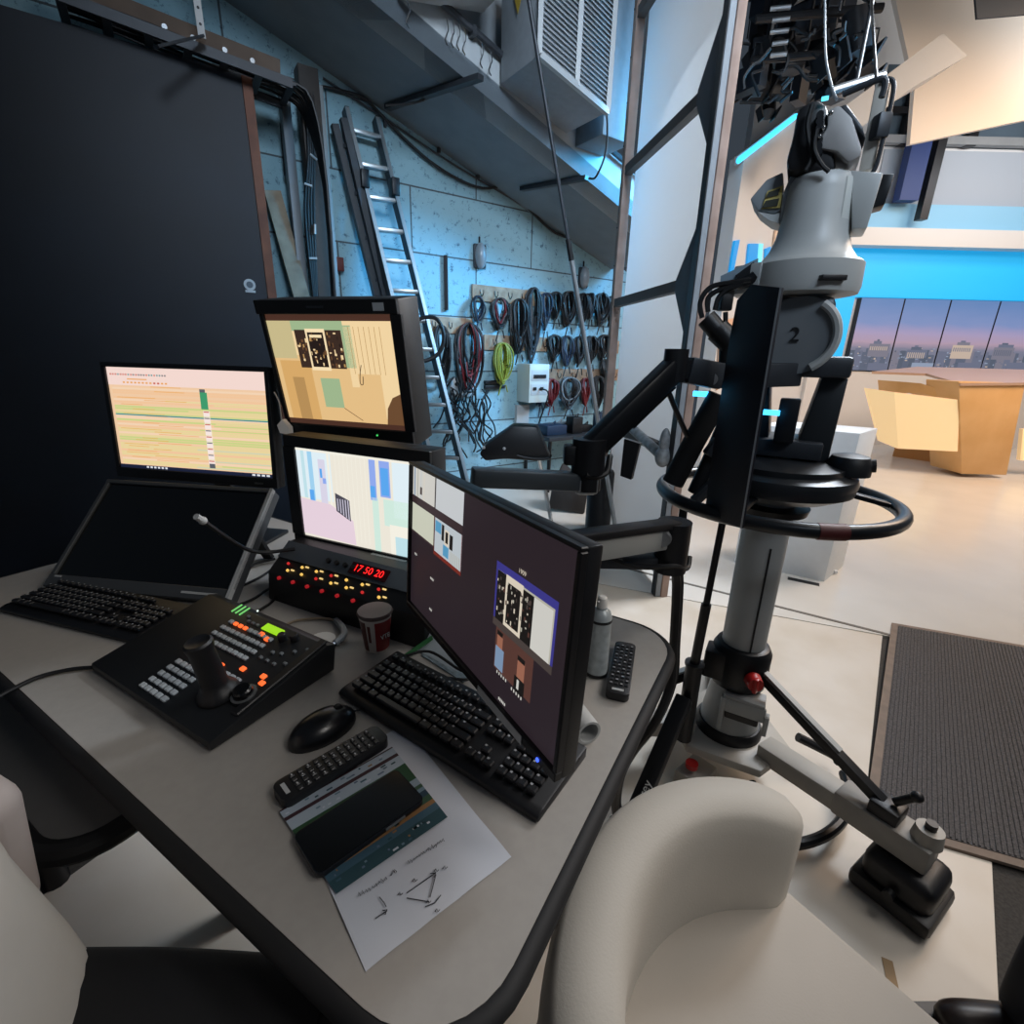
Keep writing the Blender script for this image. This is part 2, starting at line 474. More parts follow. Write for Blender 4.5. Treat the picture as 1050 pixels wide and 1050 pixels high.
m.build('yellow_tape', mat('yellow_tape', '#b59a35', 0.6, noise=0.3), acM, True)
# duct bits beside AC
m = MB(); q = AR + acd * 0.26 + dep * 0.7
m.box(q + Vector((0, 0, 0.42)), (0.3, 0.3, 0.95), WROT, 0.01); tag(m.build('duct', mat('duct_grey', '#6f7a82', 0.6, noise=0.1)), 'grey square duct between the air conditioner and the white flat', 'duct')
# chain and wires hung from AC
m = MB(); m.tube([atd(590, 0, 3.9), atd(601, 30, 3.9), atd(620, 100, 4.0), atd(622, 150, 4.0), atd(612, 180, 4.0), atd(604, 183, 4.1)], 0.007)
tag(m.build('hanging_wire', CAB), 'thin black wire hanging from the air conditioner corner', 'wire')

# cable tray above the dark wall
ta = onwall(60, -5, DK + 0.12); tb = onwall(300, 86, DK + 0.12)
td = (tb - ta)
t = thing('cable_tray', 'dark metal cable tray full of wires above the dark wall', 'cable tray', tb)
m = MB()
for o2 in (0, -0.32):
    m.bar(ta + wn * o2, tb + wn * o2, 0.015, 0.05)
for k in range(7):
    q = ta + td * (k / 6); m.bar(q, q - wn * 0.32, 0.04, 0.012)
m.build('rails', DGREY, t, True)
m = MB()
for k in range(9):
    of = -0.04 - 0.03 * k
    m.tube([ta + wn * of + td * f + Vector((0, 0, 0.03 + 0.02 * random.random())) + wn * 0.03 * (random.random() - .5) for f in (0, .2, .4, .6, .8, 1)] + [tb + wn * of + wd * 0.12 - Vector((0, 0, 0.05)), tb + wn * (of * .3) + wd * 0.16 - Vector((0, 0, 0.5)), tb + wn * (of * .3) + wd * 0.15 - Vector((0, 0, 1.5)), tb + wn * (of * .3) + wd * 0.17 - Vector((0, 0, 2.9))], 0.009, seg=6, sub=3)
m.build('cables', CAB, t, True)
m = MB(); m.bar(ta + Vector((0, 0, 0.16)) - wn * 0.3, tb + Vector((0, 0, 0.16)) - wn * 0.3, 0.04, 0.13)
struct(m.build('trim_5', mat('brown_timber', '#6b5a4d', 0.7, noise=0.2, nscale=9)))
m = MB()
for k in (0.42, 0.55, 0.7, 0.84):
    q = ta + td * k + Vector((0, 0, 0.14)) - wn * 0.26
    m.cyl(q, q + wn * 0.03, 0.014, seg=10)
m.build('bolts', ALU, t, True)
# hanging strap
sp = atp(207, 37, W0 + wn * (DK + 0.2), wn)
t2 = thing('slotted_hanger', 'pale slotted metal strap holding the cable tray at top', 'hanger', sp)
m = MB(); m.box(sp + Vector((0, 0, 0.35)), (0.035, 0.006, 0.72), WROT)
for k in range(9): m.cyl(sp + Vector((0, 0, 0.05 + 0.07 * k)) + wn * 0.002, sp + Vector((0, 0, 0.05 + 0.07 * k)) + wn * 0.005, 0.007, seg=8, mi=1)
m.build('strap', [LGREY, BLK], t2, True)
m = MB(); m.bar(sp, atp(160, 48, W0 + wn * (DK + 0.34), wn), 0.04, 0.012); m.build('foot_bar', DGREY, t2, True)

# posts in the recess
def wall_post(name, x1, y1, off, w, d, mt, label, cat, ztop=None):
    p = onwall(x1, y1, off); zt = ztop or 3.15
    m = MB(); m.box(Vector((p.x, p.y, zt / 2)), (w, d, zt), WROT, 0.004)
    return tag(m.build(name, mt), label, cat)
wall_post('steel_post', 306, 250, 0.16, 0.06, 0.08, mat('grey_steel_post', '#656d73', 0.5, 0.3), 'grey steel post in the wall recess left of the dark trunking', 'post', 3.02)
o = wall_post('cable_trunking', 329, 250, 0.17, 0.13, 0.12, mat('dark_brown_trunking', '#37322f', 0.6, noise=0.2), 'dark brown vertical cable trunking post on the block wall', 'trunking', 3.15)
wall_post('corner_strip', 341, 250, 0.12, 0.03, 0.05, mat('grey_strip', '#7f888c', 0.5), 'thin pale vertical strip beside the dark trunking', 'strip', 3.1)
m = MB()
for (x0, y0, x1, y1) in [(318, 158, 325, 164), (312, 188, 320, 191), (323, 230, 323, 240), (317, 265, 325, 265)]:
    m.tube([onwall(x0, y0, 0.25), onwall(x1, y1, 0.25)], 0.008, smooth=False)
c = m.build('cable_tie', LGREY, None); 
tag(c, 'white cable ties around the wires in the recess', 'cable ties')
m = MB()
for k in range(4):
    m.tube([onwall(312 + 3 * k, 95, 0.22), onwall(316 + 2 * k, 160, 0.24), onwall(313 + 3 * k, 220, 0.23), onwall(322 + k, 308, 0.23)], 0.011, seg=6)
tag(m.build('cable_drop', CAB), 'bundle of black cables dropping beside the dark trunking', 'cables')
m = MB(); a = onwall(279, 196, 0.12); b = onwall(330, 380, 0.30)
m.bar(a, b + (b - a) * 0.2, 0.03, 0.11, upv=wd)
tag(m.build('leaning_plank', mat('plank_wood', '#8d8371', 0.7, col2='#776c5c', nscale=10)), 'long pale wooden plank leaning in the wall recess', 'plank')
m = MB(); m.tube([onwall(291, 128, 0.1), onwall(296, 180, 0.1)], 0.03, smooth=False); m.tube([onwall(296, 180, 0.1), onwall(306, 260, 0.1), onwall(312, 330, 0.1)], 0.016, smooth=False, mi=1)
tag(m.build('grip_pole', [BLK, ALU]), 'thin grey pole with black grip leaning in the wall recess', 'pole')
m = MB(); p = onwall(346, 271, 0.03); m.box(p, (0.09, 0.05, 0.1), WROT, 0.005); tag(m.build('red_box', mat('dark_red', '#5a2422', 0.5)), 'small dark red box on the block wall behind the ladders', 'box')

# bulkhead lamps
for (x, y, lab) in [(491, 263, 'grey oval bulkhead lamp on the block wall near the upright black conduit'), (597, 285, 'grey oval bulkhead lamp on the block wall behind the tall pole')]:
    p = onwall(x, y)
    t = thing('wall_lamp', lab, 'lamp', p)
    m = MB(); m.box(p + wn * 0.015, (0.13, 0.03, 0.2), WROT, 0.012); m.build('base', DGREY, t, True)
    m = MB(); m.ell(p + wn * 0.03, (0.055, 0.06, 0.11), WROT); m.build('globe', mat('frosted_glass', '#8a9298', 0.3, noise=0.1), t, True)
    m = MB(); m.tube([p + Vector((0, 0, 0.1)) + wn * 0.01, p + Vector((0, 0, 0.16)) + wn * 0.01], 0.008, smooth=False); m.build('stem', BLKM, t, True)
m = MB(); a = onwall(457, 262, 0.02); b = onwall(457, 318, 0.02); m.bar(a, Vector((a.x, a.y, b.z)), 0.03, 0.035)
tag(m.build('wall_channel', BLK), 'short black upright conduit on the block wall', 'conduit')

# hook rails
def rail(x0, y0, x1, y1, h, label, hooks):
    a = onwall(x0, y0, 0.012); b = onwall(x1, y1, 0.012); z = (a.z + b.z) / 2
    a.z = b.z = z
    t = thing('hook_rail', label, 'hook rail', a)
    m = MB(); m.bar(a, b, 0.022, h, bev=0.002); m.build('board', WOODP, t, True)
    n = hooks
    for k in range(n):
        q = a + (b - a) * ((k + 0.5) / n) + wn * 0.012
        mh = MB(); mh.tube([q + Vector((0, 0, 0.03)), q + wn * 0.006 + Vector((0, 0, 0)), q + wn * 0.03 + Vector((0, 0, -0.03)), q + wn * 0.06 + Vector((0, 0, -0.01)), q + wn * 0.06 + Vector((0, 0, 0.02))], 0.004, seg=6, sub=4)
        mh.build('hook', BLKM, t, True)
    return a, b
rail(484, 297, 634, 317, 0.14, 'top pine hook rail on the cable wall with two bare hooks at its end', 12)
rail(496, 351, 634, 356, 0.14, 'middle pine hook rail on the cable wall above the electric box', 9)
rail(547, 384, 634, 385, 0.13, 'lowest pine hook rail right of the electric box', 6)
rail(434, 332, 484, 335, 0.14, 'short pine hook rail right behind the silver ladder', 3)

COILC = {'k': CAB, 'g': mat('grey_cable', '#333b42', 0.5), 'b': mat('blue_cable', '#1b3048', 0.45), 'r': mat('red_cable', '#6d1c22', 0.45),
         'y': mat('yellow_green_cable', '#80852a', 0.5), 'w': mat('white_cable', '#7f888e', 0.45)}
def coil(x, y, w, h, cols, label, n=9):
    n = int(n * 1.7)
    c = onwall(x, y, 0.07); t_ = onwall(x, y - h / 2, 0.07); b_ = onwall(x, y + h / 2, 0.07)
    H = (t_.z - b_.z) / 2; Wd = abs((onwall(x + w / 2, y, .07) - onwall(x - w / 2, y, .07)).dot(wd)) / 2
    m = MB()
    for k in range(n):
        r1 = Wd * (0.25 + 0.78 * random.random()); r2 = H * (0.6 + 0.42 * random.random())
        oz = H - r2 + 0.01 * random.random(); off = (random.random() - .5) * 0.06; ph = random.random()
        pts = []
        for j in range(10):
            a = 2 * math.pi * j / 10
            wob = 1 + 0.12 * (random.random() - .5)
            pts.append(c + wd * (r1 * math.cos(a) * wob + (random.random() - .5) * 0.01) + wn * (off + 0.02 * math.sin(a * 2 + ph)) + Vector((0, 0, oz + r2 * math.sin(a))))
        m.tube(pts, 0.009, seg=5, closed=True, sub=3, mi=k % len(cols))
    tie = c + Vector((0, 0, H * 0.55))
    for k in range(2):
        m.tube([c + wd * (Wd * (0.3 - .5 * k)) + Vector((0, 0, -H)) + wn * 0.02, c + wd * (Wd * (0.5 - k)) + Vector((0, 0, -H - 0.07 - 0.03 * k)) + wn * 0.02], 0.007, seg=5, smooth=False)
    o = m.build('cable_coil', [COILC[q] for q in cols])
    return tag(o, label, 'cable coil', 'cable coils on the wall hooks')
coil(490, 318, 13, 26, 'bg', 'loose thin blue grey cable coil, first below the top hook rail', 4)
coil(512, 323, 17, 32, 'kkrw', 'round black coil with red and white wires below the top hook rail')
coil(532, 336, 15, 56, 'k', 'long black cable coil just left of the largest grey coil', 14)
coil(546, 336, 18, 78, 'kgk', 'largest coil, long grey and black, hanging in front of two hook rails', 14)
coil(559, 321, 10, 38, 'gb', 'slim blue grey cable coil just right of the largest coil')
coil(570, 314, 13, 27, 'k', 'short black coil under the top rail, second right of the largest coil', 12)
coil(583, 318, 14, 36, 'k', 'black coil under the top rail just left of the tall pole', 13)
coil(597, 319, 9, 34, 'k', 'narrow black coil under the top rail right behind the tall pole')
coil(605, 315, 8, 26, 'kg', 'small dark coil under the top rail, first right of the tall pole')
coil(616, 318, 14, 32, 'k', 'bulky black coil under the top rail near the wooden post', 12)
coil(626, 320, 7, 30, 'gk', 'last grey coil under the top rail, half behind the wooden post')
coil(568, 358, 12, 27, 'k', 'black coil at the left end of the middle rail', 12)
coil(581, 361, 14, 31, 'gb', 'blue grey coil on the middle rail between two black ones', 10)
coil(594, 362, 12, 32, 'kg', 'black coil on the middle rail left of the tall pole')
coil(606, 360, 10, 28, 'k', 'black coil on the middle rail right of the tall pole', 12)
coil(619, 357, 11, 25, 'k', 'last black coil on the middle rail next to the wooden post', 12)
coil(621, 380, 10, 21, 'k', 'small black coil below the last coil of the middle rail')
coil(554, 404, 9, 27, 'b', 'dark blue coil on the lowest rail just right of the electric box', 10)
coil(565, 403, 12, 27, 'r', 'bright red cable coil on the lowest rail', 11)
coil(583, 404, 19, 32, 'kgw', 'wide grey and black coil in the middle of the lowest rail', 11)
coil(600, 403, 8, 28, 'r', 'dull red coil on the lowest rail behind the tall pole')
coil(613, 404, 11, 34, 'k', 'black coil at the right end of the lowest rail', 12)
coil(515, 374, 19, 42, 'y', 'yellow green cable coil beside the electric box', 12)
coil(453, 366, 18, 62, 'kgk', 'black and grey cable coil close behind the ladder', 11)
coil(481, 368, 26, 70, 'kkr', 'big black coil with red top strands left of the yellow one', 14)
# tangle of loose cables
m = MB()
for k in range(26):
    x = 458 + random.random() * 45; y = 385 + random.random() * 25
    pts = [onwall(x, y, 0.05 + 0.1 * random.random())]
    for j in range(5):
        x += random.uniform(-9, 10); y += random.uniform(6, 16)
        pts.append(onwall(x, min(y, 470), 0.05 + 0.25 * random.random()))
    m.tube(pts, 0.008, seg=5, sub=4)
tag(m.build('cable_tangle', CAB), 'tangle of loose black cables hanging low on the wall by the ladder', 'cables', kind='stuff')
# power strips
for k, (x, y) in enumerate([(505, 392), (505, 397)]):
    p = onwall(x - 8, y, 0.03); q = onwall(x + 12, y, 0.03); q.z = p.z
    m = MB(); m.bar(p, q, 0.04, 0.035, bev=0.004); tag(m.build('power_strip', BLKM), ['upper', 'lower'][k] + ' black power strip left of the electric box', 'power strip')
# socket plate
p = onwall(474, 397, 0.02); m = MB(); m.box(p, (0.26, 0.03, 0.18), WROT, 0.005)
for k in range(3): m.cyl(p + wd * (-.07 + .07 * k) + wn * .015 + Vector((0, 0, 0.03)), p + wd * (-.07 + .07 * k) + wn * .02 + Vector((0, 0, 0.03)), 0.018, seg=12, mi=1)
tag(m.build('socket_panel', [LGREY, BLK]), 'pale socket panel among the hanging cables behind the ladder', 'socket panel')
# electric box
p = onwall(540, 392, 0.0); H = onwall(540, 373, 0).z - onwall(540, 411, 0).z
t = thing('electric_box', 'pale grey electric box with a row of breakers on the wall', 'electric box', p)
m = MB(); m.box(p + wn * 0.11, (0.25, 0.22, H), WROT, 0.006); m.build('housing', mat('box_beige', '#c6cbc4', 0.5), t, True)
m = MB()
for dz in (0.08, -0.06): m.box(p + wn * 0.2215 + Vector((0, 0, dz)), (0.21, 0.004, 0.11), WROT, 0.002)
cov = m.build('cover', LGREY, t, True)
m = MB()
for k in range(8): m.box(p + wn * 0.227 + wd * (-0.07 + 0.02 * k) + Vector((0, 0, 0.07)), (0.015, 0.012, 0.035), WROT)
for k in range(4): m.box(p + wn * 0.227 + wd * (-0.07 + 0.02 * k + (0.05 if k > 1 else 0)) + Vector((0, 0, -0.05)), (0.018, 0.012, 0.03), WROT)
m.build('breakers', BLK, cov, True)
m = MB(); m.tube([p + wn * 0.23 + Vector((0, 0, -0.05)), p + wn * 0.3 + Vector((0, 0, -0.1)) + wd * 0.06, p + wn * 0.12 + Vector((0, 0, -0.4)) + wd * 0.1, p + wn * 0.1 + Vector((0, 0, -0.6)) + wd * 0.09], 0.008)
m.build('lead', CAB, t, True)
m = MB(); m.box(onwall(535, 428, 0.02), (0.16, 0.04, 0.26), WROT); tag(m.build('trunking_box', LGREY), 'pale trunking below the electric box', 'trunking')

# bench with clutter at wall foot
bp_ = onwall(585, 452, 0.28); bz = 0.56
t = thing('work_bench', 'low dark bench at the foot of the cable wall', 'bench', Vector((bp_.x, bp_.y, 0)))
m = MB(); m.box(Vector((bp_.x, bp_.y, bz)), (1.0, 0.5, 0.04), WROT, 0.004); m.build('top', DGREY, t, True)
for sx in (-.45, .45):
    for sy in (-.2, .2):
        m = MB(); q = bp_ + wd * sx + wn * sy; m.cyl((q.x, q.y, 0), (q.x, q.y, bz - .02), 0.02, seg=8); m.build('leg', BLKM, t, True)
bi = [('tool_case', (-.32, .05), (.26, .2, .1), 'b', 'dark blue case at the left end of the low bench'), ('cable_box', (-.05, .1), (.14, .12, .17), 'k', 'black box standing in the middle of the low bench'),
      ('adapter', (.14, .05), (.16, .1, .07), 'k', 'flat black adapter on the low bench'), ('bottle_box', (.3, .12), (.12, .1, .2), 'b', 'tall dark blue box at the right end of the low bench'),
      ('paper_sleeve', (-.15, -.05), (.36, .06, .1), 'w', 'pale long tube box at the back of the low bench')]
for nm, (a, b), sz, cc, lab in bi:
    q = bp_ + wd * a + wn * b; m = MB(); m.box((q.x, q.y, bz + .021 + sz[2] / 2), sz, WROT, 0.008); m.tube([Vector((q.x, q.y, bz + .02 + sz[2])), Vector((q.x, q.y, bz + .05 + sz[2])) + wd * .05, Vector((q.x, q.y, bz + .02 + sz[2])) + wd * .04], 0.006)
    tag(m.build(nm, COILC[cc]), lab, 'box')
# ------------------------------------------------------------------ ladders and pole
def ext_to_floor(a, b):
    d = b - a; return a + d * ((0.0 - a.z) / d.z)
rt_ = onwall(385, 122, 0.06); rb_ = atd(478, 496, 4.05); rf = ext_to_floor(rt_, rb_)
lt_ = onwall(354, 112, 0.06); lb_ = atd(440, 467, 4.15); lf = ext_to_floor(lt_, lb_)
lnr = (rf - rt_).cross(lf - rt_).normalized()
t = thing('ladder', 'tall silver ladder leaning on the block wall', 'ladder', (rf + lf) / 2)
ALUL = mat('ladder_aluminium', '#aab3b8', 0.35, 0.8)
ALUD = mat('ladder_dark', '#3b4147', 0.45, 0.5)
for a, b in ((rt_, rf), (lt_, lf)):
    m = MB(); m.bar(a, b, 0.08, 0.03, upv=(rt_ - lt_)); m.build('rail', [ALUD], t, True)
    m = MB(); ed = (a - CC).normalized(); m.bar(a + wn * .042, b + wn * .042, 0.008, 0.028, upv=(rt_ - lt_)); m.build('rail_edge', ALUL, t, True)
nr = 14
for k in range(nr):
    f = (k + 0.6) / nr
    a = lt_ + (lf - lt_) * f; b = rt_ + (rf - rt_) * f
    b.z = a.z + (b.z - a.z) * 0.5; 
    m = MB(); m.bar(a, b, 0.055, 0.03, bev=0.004); m.build('rung', ALUL, t, True)
m = MB(); q = rt_ + (rf - rt_) * 0.155; m.box(q + wn * 0.03, (0.06, 0.09, 0.12), WROT, 0.006); m.build('guide_clamp', BLKM, t, True); m = MB(); q = lt_ + (lf - lt_) * 0.15; m.box(q + wn * 0.03, (0.06, 0.09, 0.12), WROT, 0.006)
m.build('guide_clamp', BLKM, t, True)
# folded ladder section
a0 = onwall(343, 128, 0.1); a1 = onwall(386, 303, 0.16); b0 = onwall(352, 122, 0.14); b1 = onwall(394, 303, 0.2)
t = thing('folded_ladder', 'dark folded ladder section leaning left of the silver ladder', 'ladder', ext_to_floor(a0, a1))
for (a, b) in ((a0, a1), (b0, b1)):
    m = MB(); m.bar(a, ext_to_floor(a, b), 0.05, 0.05, upv=wd); m.build('rail', ALUD, t, True)
m = MB()
for k in range(10):
    f = (k + .5) / 10
    m.bar(a0 + (ext_to_floor(a0, a1) - a0) * f, b0 + (ext_to_floor(b0, b1) - b0) * f, 0.025, 0.025)
m.build('rungs', ALUD, t, True)
# black cable ring hung on ladder
m = MB(); m.tube([atd(x, y, 4.15) for x, y in [(426, 330), (446, 326), (455, 343), (450, 362), (432, 370), (424, 352)]], 0.016, closed=True)
tag(m.build('cable_ring', CAB), 'thick black cable loop hung over the ladder rail', 'cable')

# tall pole
pf = atz(633, 553); ptop = atd(538, -25, 3.2)
mid = pf + (ptop - pf) * 0.62
t = thing('telescopic_pole', 'very tall thin telescopic pole leaning towards the air conditioner', 'pole', pf)
m = MB(); m.tube([pf, mid], 0.016, smooth=False, seg=12); m.build('lower_tube', ALU, t, True)
m = MB(); m.tube([mid, ptop], 0.011, smooth=False, seg=12); m.build('upper_tube', DGREY, t, True)
m = MB(); m.tube([mid - (ptop - pf).normalized() * .06, mid + (ptop - pf).normalized() * .06], 0.0175, smooth=False, seg=12); m.build('collar', BLK, t, True)
# second short pole
# ------------------------------------------------------------------ white fabric flat
pd = Vector((-0.15, 0.99, 0)).normalized(); pnn = Vector((0.99, 0.15, 0)).normalized()
R0 = Vector((0.905, 2.66, 0))
FH = 4.1; FL = 1.22
def FP(s, z, o=0.0): return R0 + pd * s + pnn * o + Vector((0, 0, z))
t = thing('scenery_flat', 'tall white fabric scenery flat on a timber frame with cross bars', 'scenery flat', FP(FL / 2, 0))
def flatfab():
    m_ = bpy.data.materials.new('white_stretched_fabric'); m_.use_nodes = True
    nt = m_.node_tree; b = nt.nodes['Principled BSDF']; out = nt.nodes['Material Output']
    b.inputs['Base Color'].default_value = lin('#d5d8da'); b.inputs['Roughness'].default_value = 0.9
    tr = nt.nodes.new('ShaderNodeBsdfTranslucent'); tr.inputs['Color'].default_value = lin('#dfe3e6')
    mx = nt.nodes.new('ShaderNodeMixShader'); mx.inputs[0].default_value = 0.5
    nt.links.new(b.outputs[0], mx.inputs[1]); nt.links.new(tr.outputs[0], mx.inputs[2]); nt.links.new(mx.outputs[0], out.inputs['Surface'])
    return m_
m = MB(); m.prism([FP(0.03, 0.05, 0.05), FP(FL - .03, 0.05, 0.05), FP(FL - .03, FH, 0.05), FP(0.03, FH, 0.05)], pnn * 0.006); m.build('fabric', flatfab(), t, True)
TIM = mat('flat_timber', '#a48c80', 0.7, col2='#927a6e', nscale=9)
TIMG = mat('flat_grey_edge', '#8f959b', 0.6, noise=0.1)
for s_, nm in ((0.0, 0), (FL, 1)):
    m = MB(); m.box(FP(s_, FH / 2, 0.017 if nm == 0 else 0), (0.042 if nm == 0 else 0.06, 0.055, FH), Matrix((pnn, pd, Vector((0, 0, 1)))).transposed(), 0.003)
    if nm == 1:
        for k in range(16): m.cyl(FP(s_, 0.3 + k * .24, -0.038) - pd * 0.01, FP(s_, 0.3 + k * .24, -0.042) - pd * 0.01, 0.006, seg=6, mi=1)
    m.build('post', [TIM, BLK], t, True)
m = MB(); m.box(FP(0.006, FH / 2, -0.02), (0.03, 0.05, FH), Matrix((pnn, pd, Vector((0, 0, 1)))).transposed(), 0.002); m.build('inner_strip', TIMG, t, True)
m = MB(); m.box(FP(0.01, FH / 2, -0.037), (0.005, 0.05, FH), Matrix((pnn, pd, Vector((0, 0, 1)))).transposed()); m.build('dark_gap', BLK, t, True)  # shaded gap beside the post, put in as a black strip
for z in (0.86, 1.735, 2.56, 3.4):
    m = MB(); m.bar(FP(0.05, z), FP(FL, z), 0.05, 0.055); m.build('cross_bar', mat('flat_bar', '#5d5652', 0.7, noise=0.1), t, True)
    if z > 1:
        m = MB(); m.prism([FP(0.03, z - .26, -0.034), FP(0.03, z + .26, -0.034), FP(0.2, z + .03, -0.034), FP(0.2, z - .03, -0.034)], pnn * 0.02)
        m.build('gusset', mat('gusset_grey', '#4c5055', 0.6), t, True)
# wrapped tube low across the flat
a = FP(0.9, 0.99, -0.06); b = FP(0.05, 0.84, -0.06)
m = MB(); m.tube([a, b], 0.03, smooth=False, seg=12); m.ell(b, (.045, .045, .06)); m.ell(b + Vector((0, 0, 0.08)), (.03, .03, .08))
tag(m.build('wrapped_tube', mat('foil_wrap', '#8b8f92', 0.5, noise=0.4, nscale=30)), 'grey wrapped tube crossing the flat near the floor', 'tube')
# sandbag / plastic at the foot of flat
c = atz(668, 545); m = MB()
for k in range(7): m.ell((c.x - .22 + random.uniform(-.09, .09), c.y + .25 + random.uniform(-.2, .2), 0.07 + .05 * random.random()), (.09, .1, .08), Matrix.Rotation(random.random() * 3, 3, 'Z'), u=12, v=8)
tag(m.build('plastic_bag', mat('crumpled_plastic', '#8d9fa8', 0.3, noise=0.4, nscale=25)), 'crumpled plastic bag on the floor at the foot of the white flat', 'bag')
# black bin / column at the floor
c = atz(612, 546)
t = thing('black_stand', 'black round column standing on the floor behind the monitor arms', 'stand', c)
m = MB(); m.lathe([(0.105, 0), (0.105, 0.02), (0.1, 0.03), (0.1, 0.5), (0.09, 0.52), (0, 0.52)], c); m.build('column', BLK, t, True)
m = MB(); m.lathe([(0.06, 0.52), (0.06, 0.6), (0.03, 0.62), (0, 0.62)], c); m.build('cap', BLKM, t, True)
c2 = atz(575, 522)
m = MB(); m.prism([c2 + Vector((-.13, -.1, .03)), c2 + Vector((.2, -.16, .0)), c2 + Vector((.22, .15, .0)), c2 + Vector((-.02, .12, .2))], (0.03, 0.06, 0.22), bev=0.02)
tag(m.build('folded_case', mat('dark_brown_case', '#2d2826', 0.6, noise=0.2)), 'dark brown sloping case on the floor left of the black column', 'case')
# hooded black tray on thin stand
D_ = 2.6
hf = atz(568, 549)
m0 = atd(552, 466, math.hypot(hf.x, hf.y) - 0.12)
t = thing('tray_stand', 'black hooded tray on a thin silver stand behind the monitor', 'lamp', hf)
m = MB(); m.tube([hf, m0, m0 + (m0 - hf) * 0.2], 0.016, smooth=False, seg=10); m.build('pole', CHROME, t, True)
Dh = math.hypot(m0.x, m0.y)
hp = [atd(x, y, Dh + .1) for x, y in [(494, 461), (500, 452), (517, 440), (527, 433), (551, 434), (556, 445), (565, 467), (548, 468), (520, 466), (500, 468)]]
bk = Vector((m0.x, m0.y, 0)).normalized() * 0.18
m = MB(); m.prism([p - bk for p in hp], bk, bev=0.02); m.build('hood', BLK, t, True)
m = MB()
for p in [(496, 459), (517, 460)]: m.ell(atd(p[0], p[1], Dh + .1 - .185), (.012, .012, .012), u=8, v=6)
m.build('screw', LGREY, t, True)
m = MB(); m.tube([atd(x, y, Dh - .1) for x, y in [(530, 467), (545, 470), (562, 470), (565, 466)]], 0.008); m.build('lead', CAB, t, True)

# ------------------------------------------------------------------ studio beyond
YB = 8.6
def BK(x, y, off=0.0): return atp(x, y, (0, YB - off, 0), (0, 1, 0))
CYAN = E('#22b2f6', 1.0)
def cyan_wall():
    m_ = bpy.data.materials.new('glowing_cyan_wall'); m_.use_nodes = True
    b = m_.node_tree.nodes['Principled BSDF']; b.inputs['Base Color'].default_value = lin('#2aa6e0')
    b.inputs['Emission Color'].default_value = lin('#1fb4fa'); b.inputs['Emission Strength'].default_value = 0.55  # blue light falling on the wall, put into the material as glow
    return m_
WALLW = mat('studio_white_wall', '#dcdcdc', 0.6, noise=0.03, nscale=2)
def band(name, x0, x1, z0, z1, th, mt):
    m = MB(); m.box(((x0 + x1) / 2, YB + 0.1 - th / 2, (z0 + z1) / 2), (x1 - x0, 0.2 + th, z1 - z0)); return struct(m.build(name, mt))
band('wall_far', 3.4, 14, 0, 6.4, 0.0, WALLW)
band('wall_far_lower', 4.9, 14, 0, 1.22, 0.08, WALLW)
band('wall_glow_1', 4.6, 14, 2.36, 3.06, 0.06, cyan_wall())  # upper band of the blue-lit wall, light put in as glow
band('wall_glow_2', 4.75, 5.42, 1.25, 2.36, 0.05, MATS.get('x') or bpy.data.materials['glowing_cyan_wall'])  # lower piece of the same wall, glowing in place of blue light
band('trim_6', 4.6, 14, 3.06, 3.3, 0.28, mat('white_ledge', '#d8d8d6', 0.5))
band('trim_7', 4.6, 14, 3.3, 3.66, 0.1, mat('pale_blue_band', '#8ec6e6', 0.6))
band('trim_8', 5.4, 14, 3.66, 4.38, 0.02, mat('grey_blue_band', '#aab4bf', 0.6))
# upper dark rail zone
band('window_3', 5.2, 14, 4.42, 5.4, 0.01, mat('dusk_glass', '#5b6b78', 0.3, noise=0.2, nscale=1))
m = MB(); m.box((9, YB - .12, 4.46), (8.4, .1, .1)); 
for k in range(9): m.box((5.6 + k * .95, YB - .1, 4.9), (.14, .1, 1.0), mi=1)
m.box((9, YB - .1, 4.82), (8.4, .08, .08), mi=1)
tag(m.build('gallery_rail', [GREY, BLKM]), 'dark gallery railing high on the far studio wall', 'railing')
m = MB(); m.box((5.72, YB - .25, 4.4), (.28, .15, 1.5)); struct(m.build('trim_9', mat('deep_blue_panel', '#0a2f6c', 0.5)))
m = MB(); m.box((5.98, YB - .3, 4.5), (.12, .12, 2.2)); struct(m.build('trim_10', BLKM))
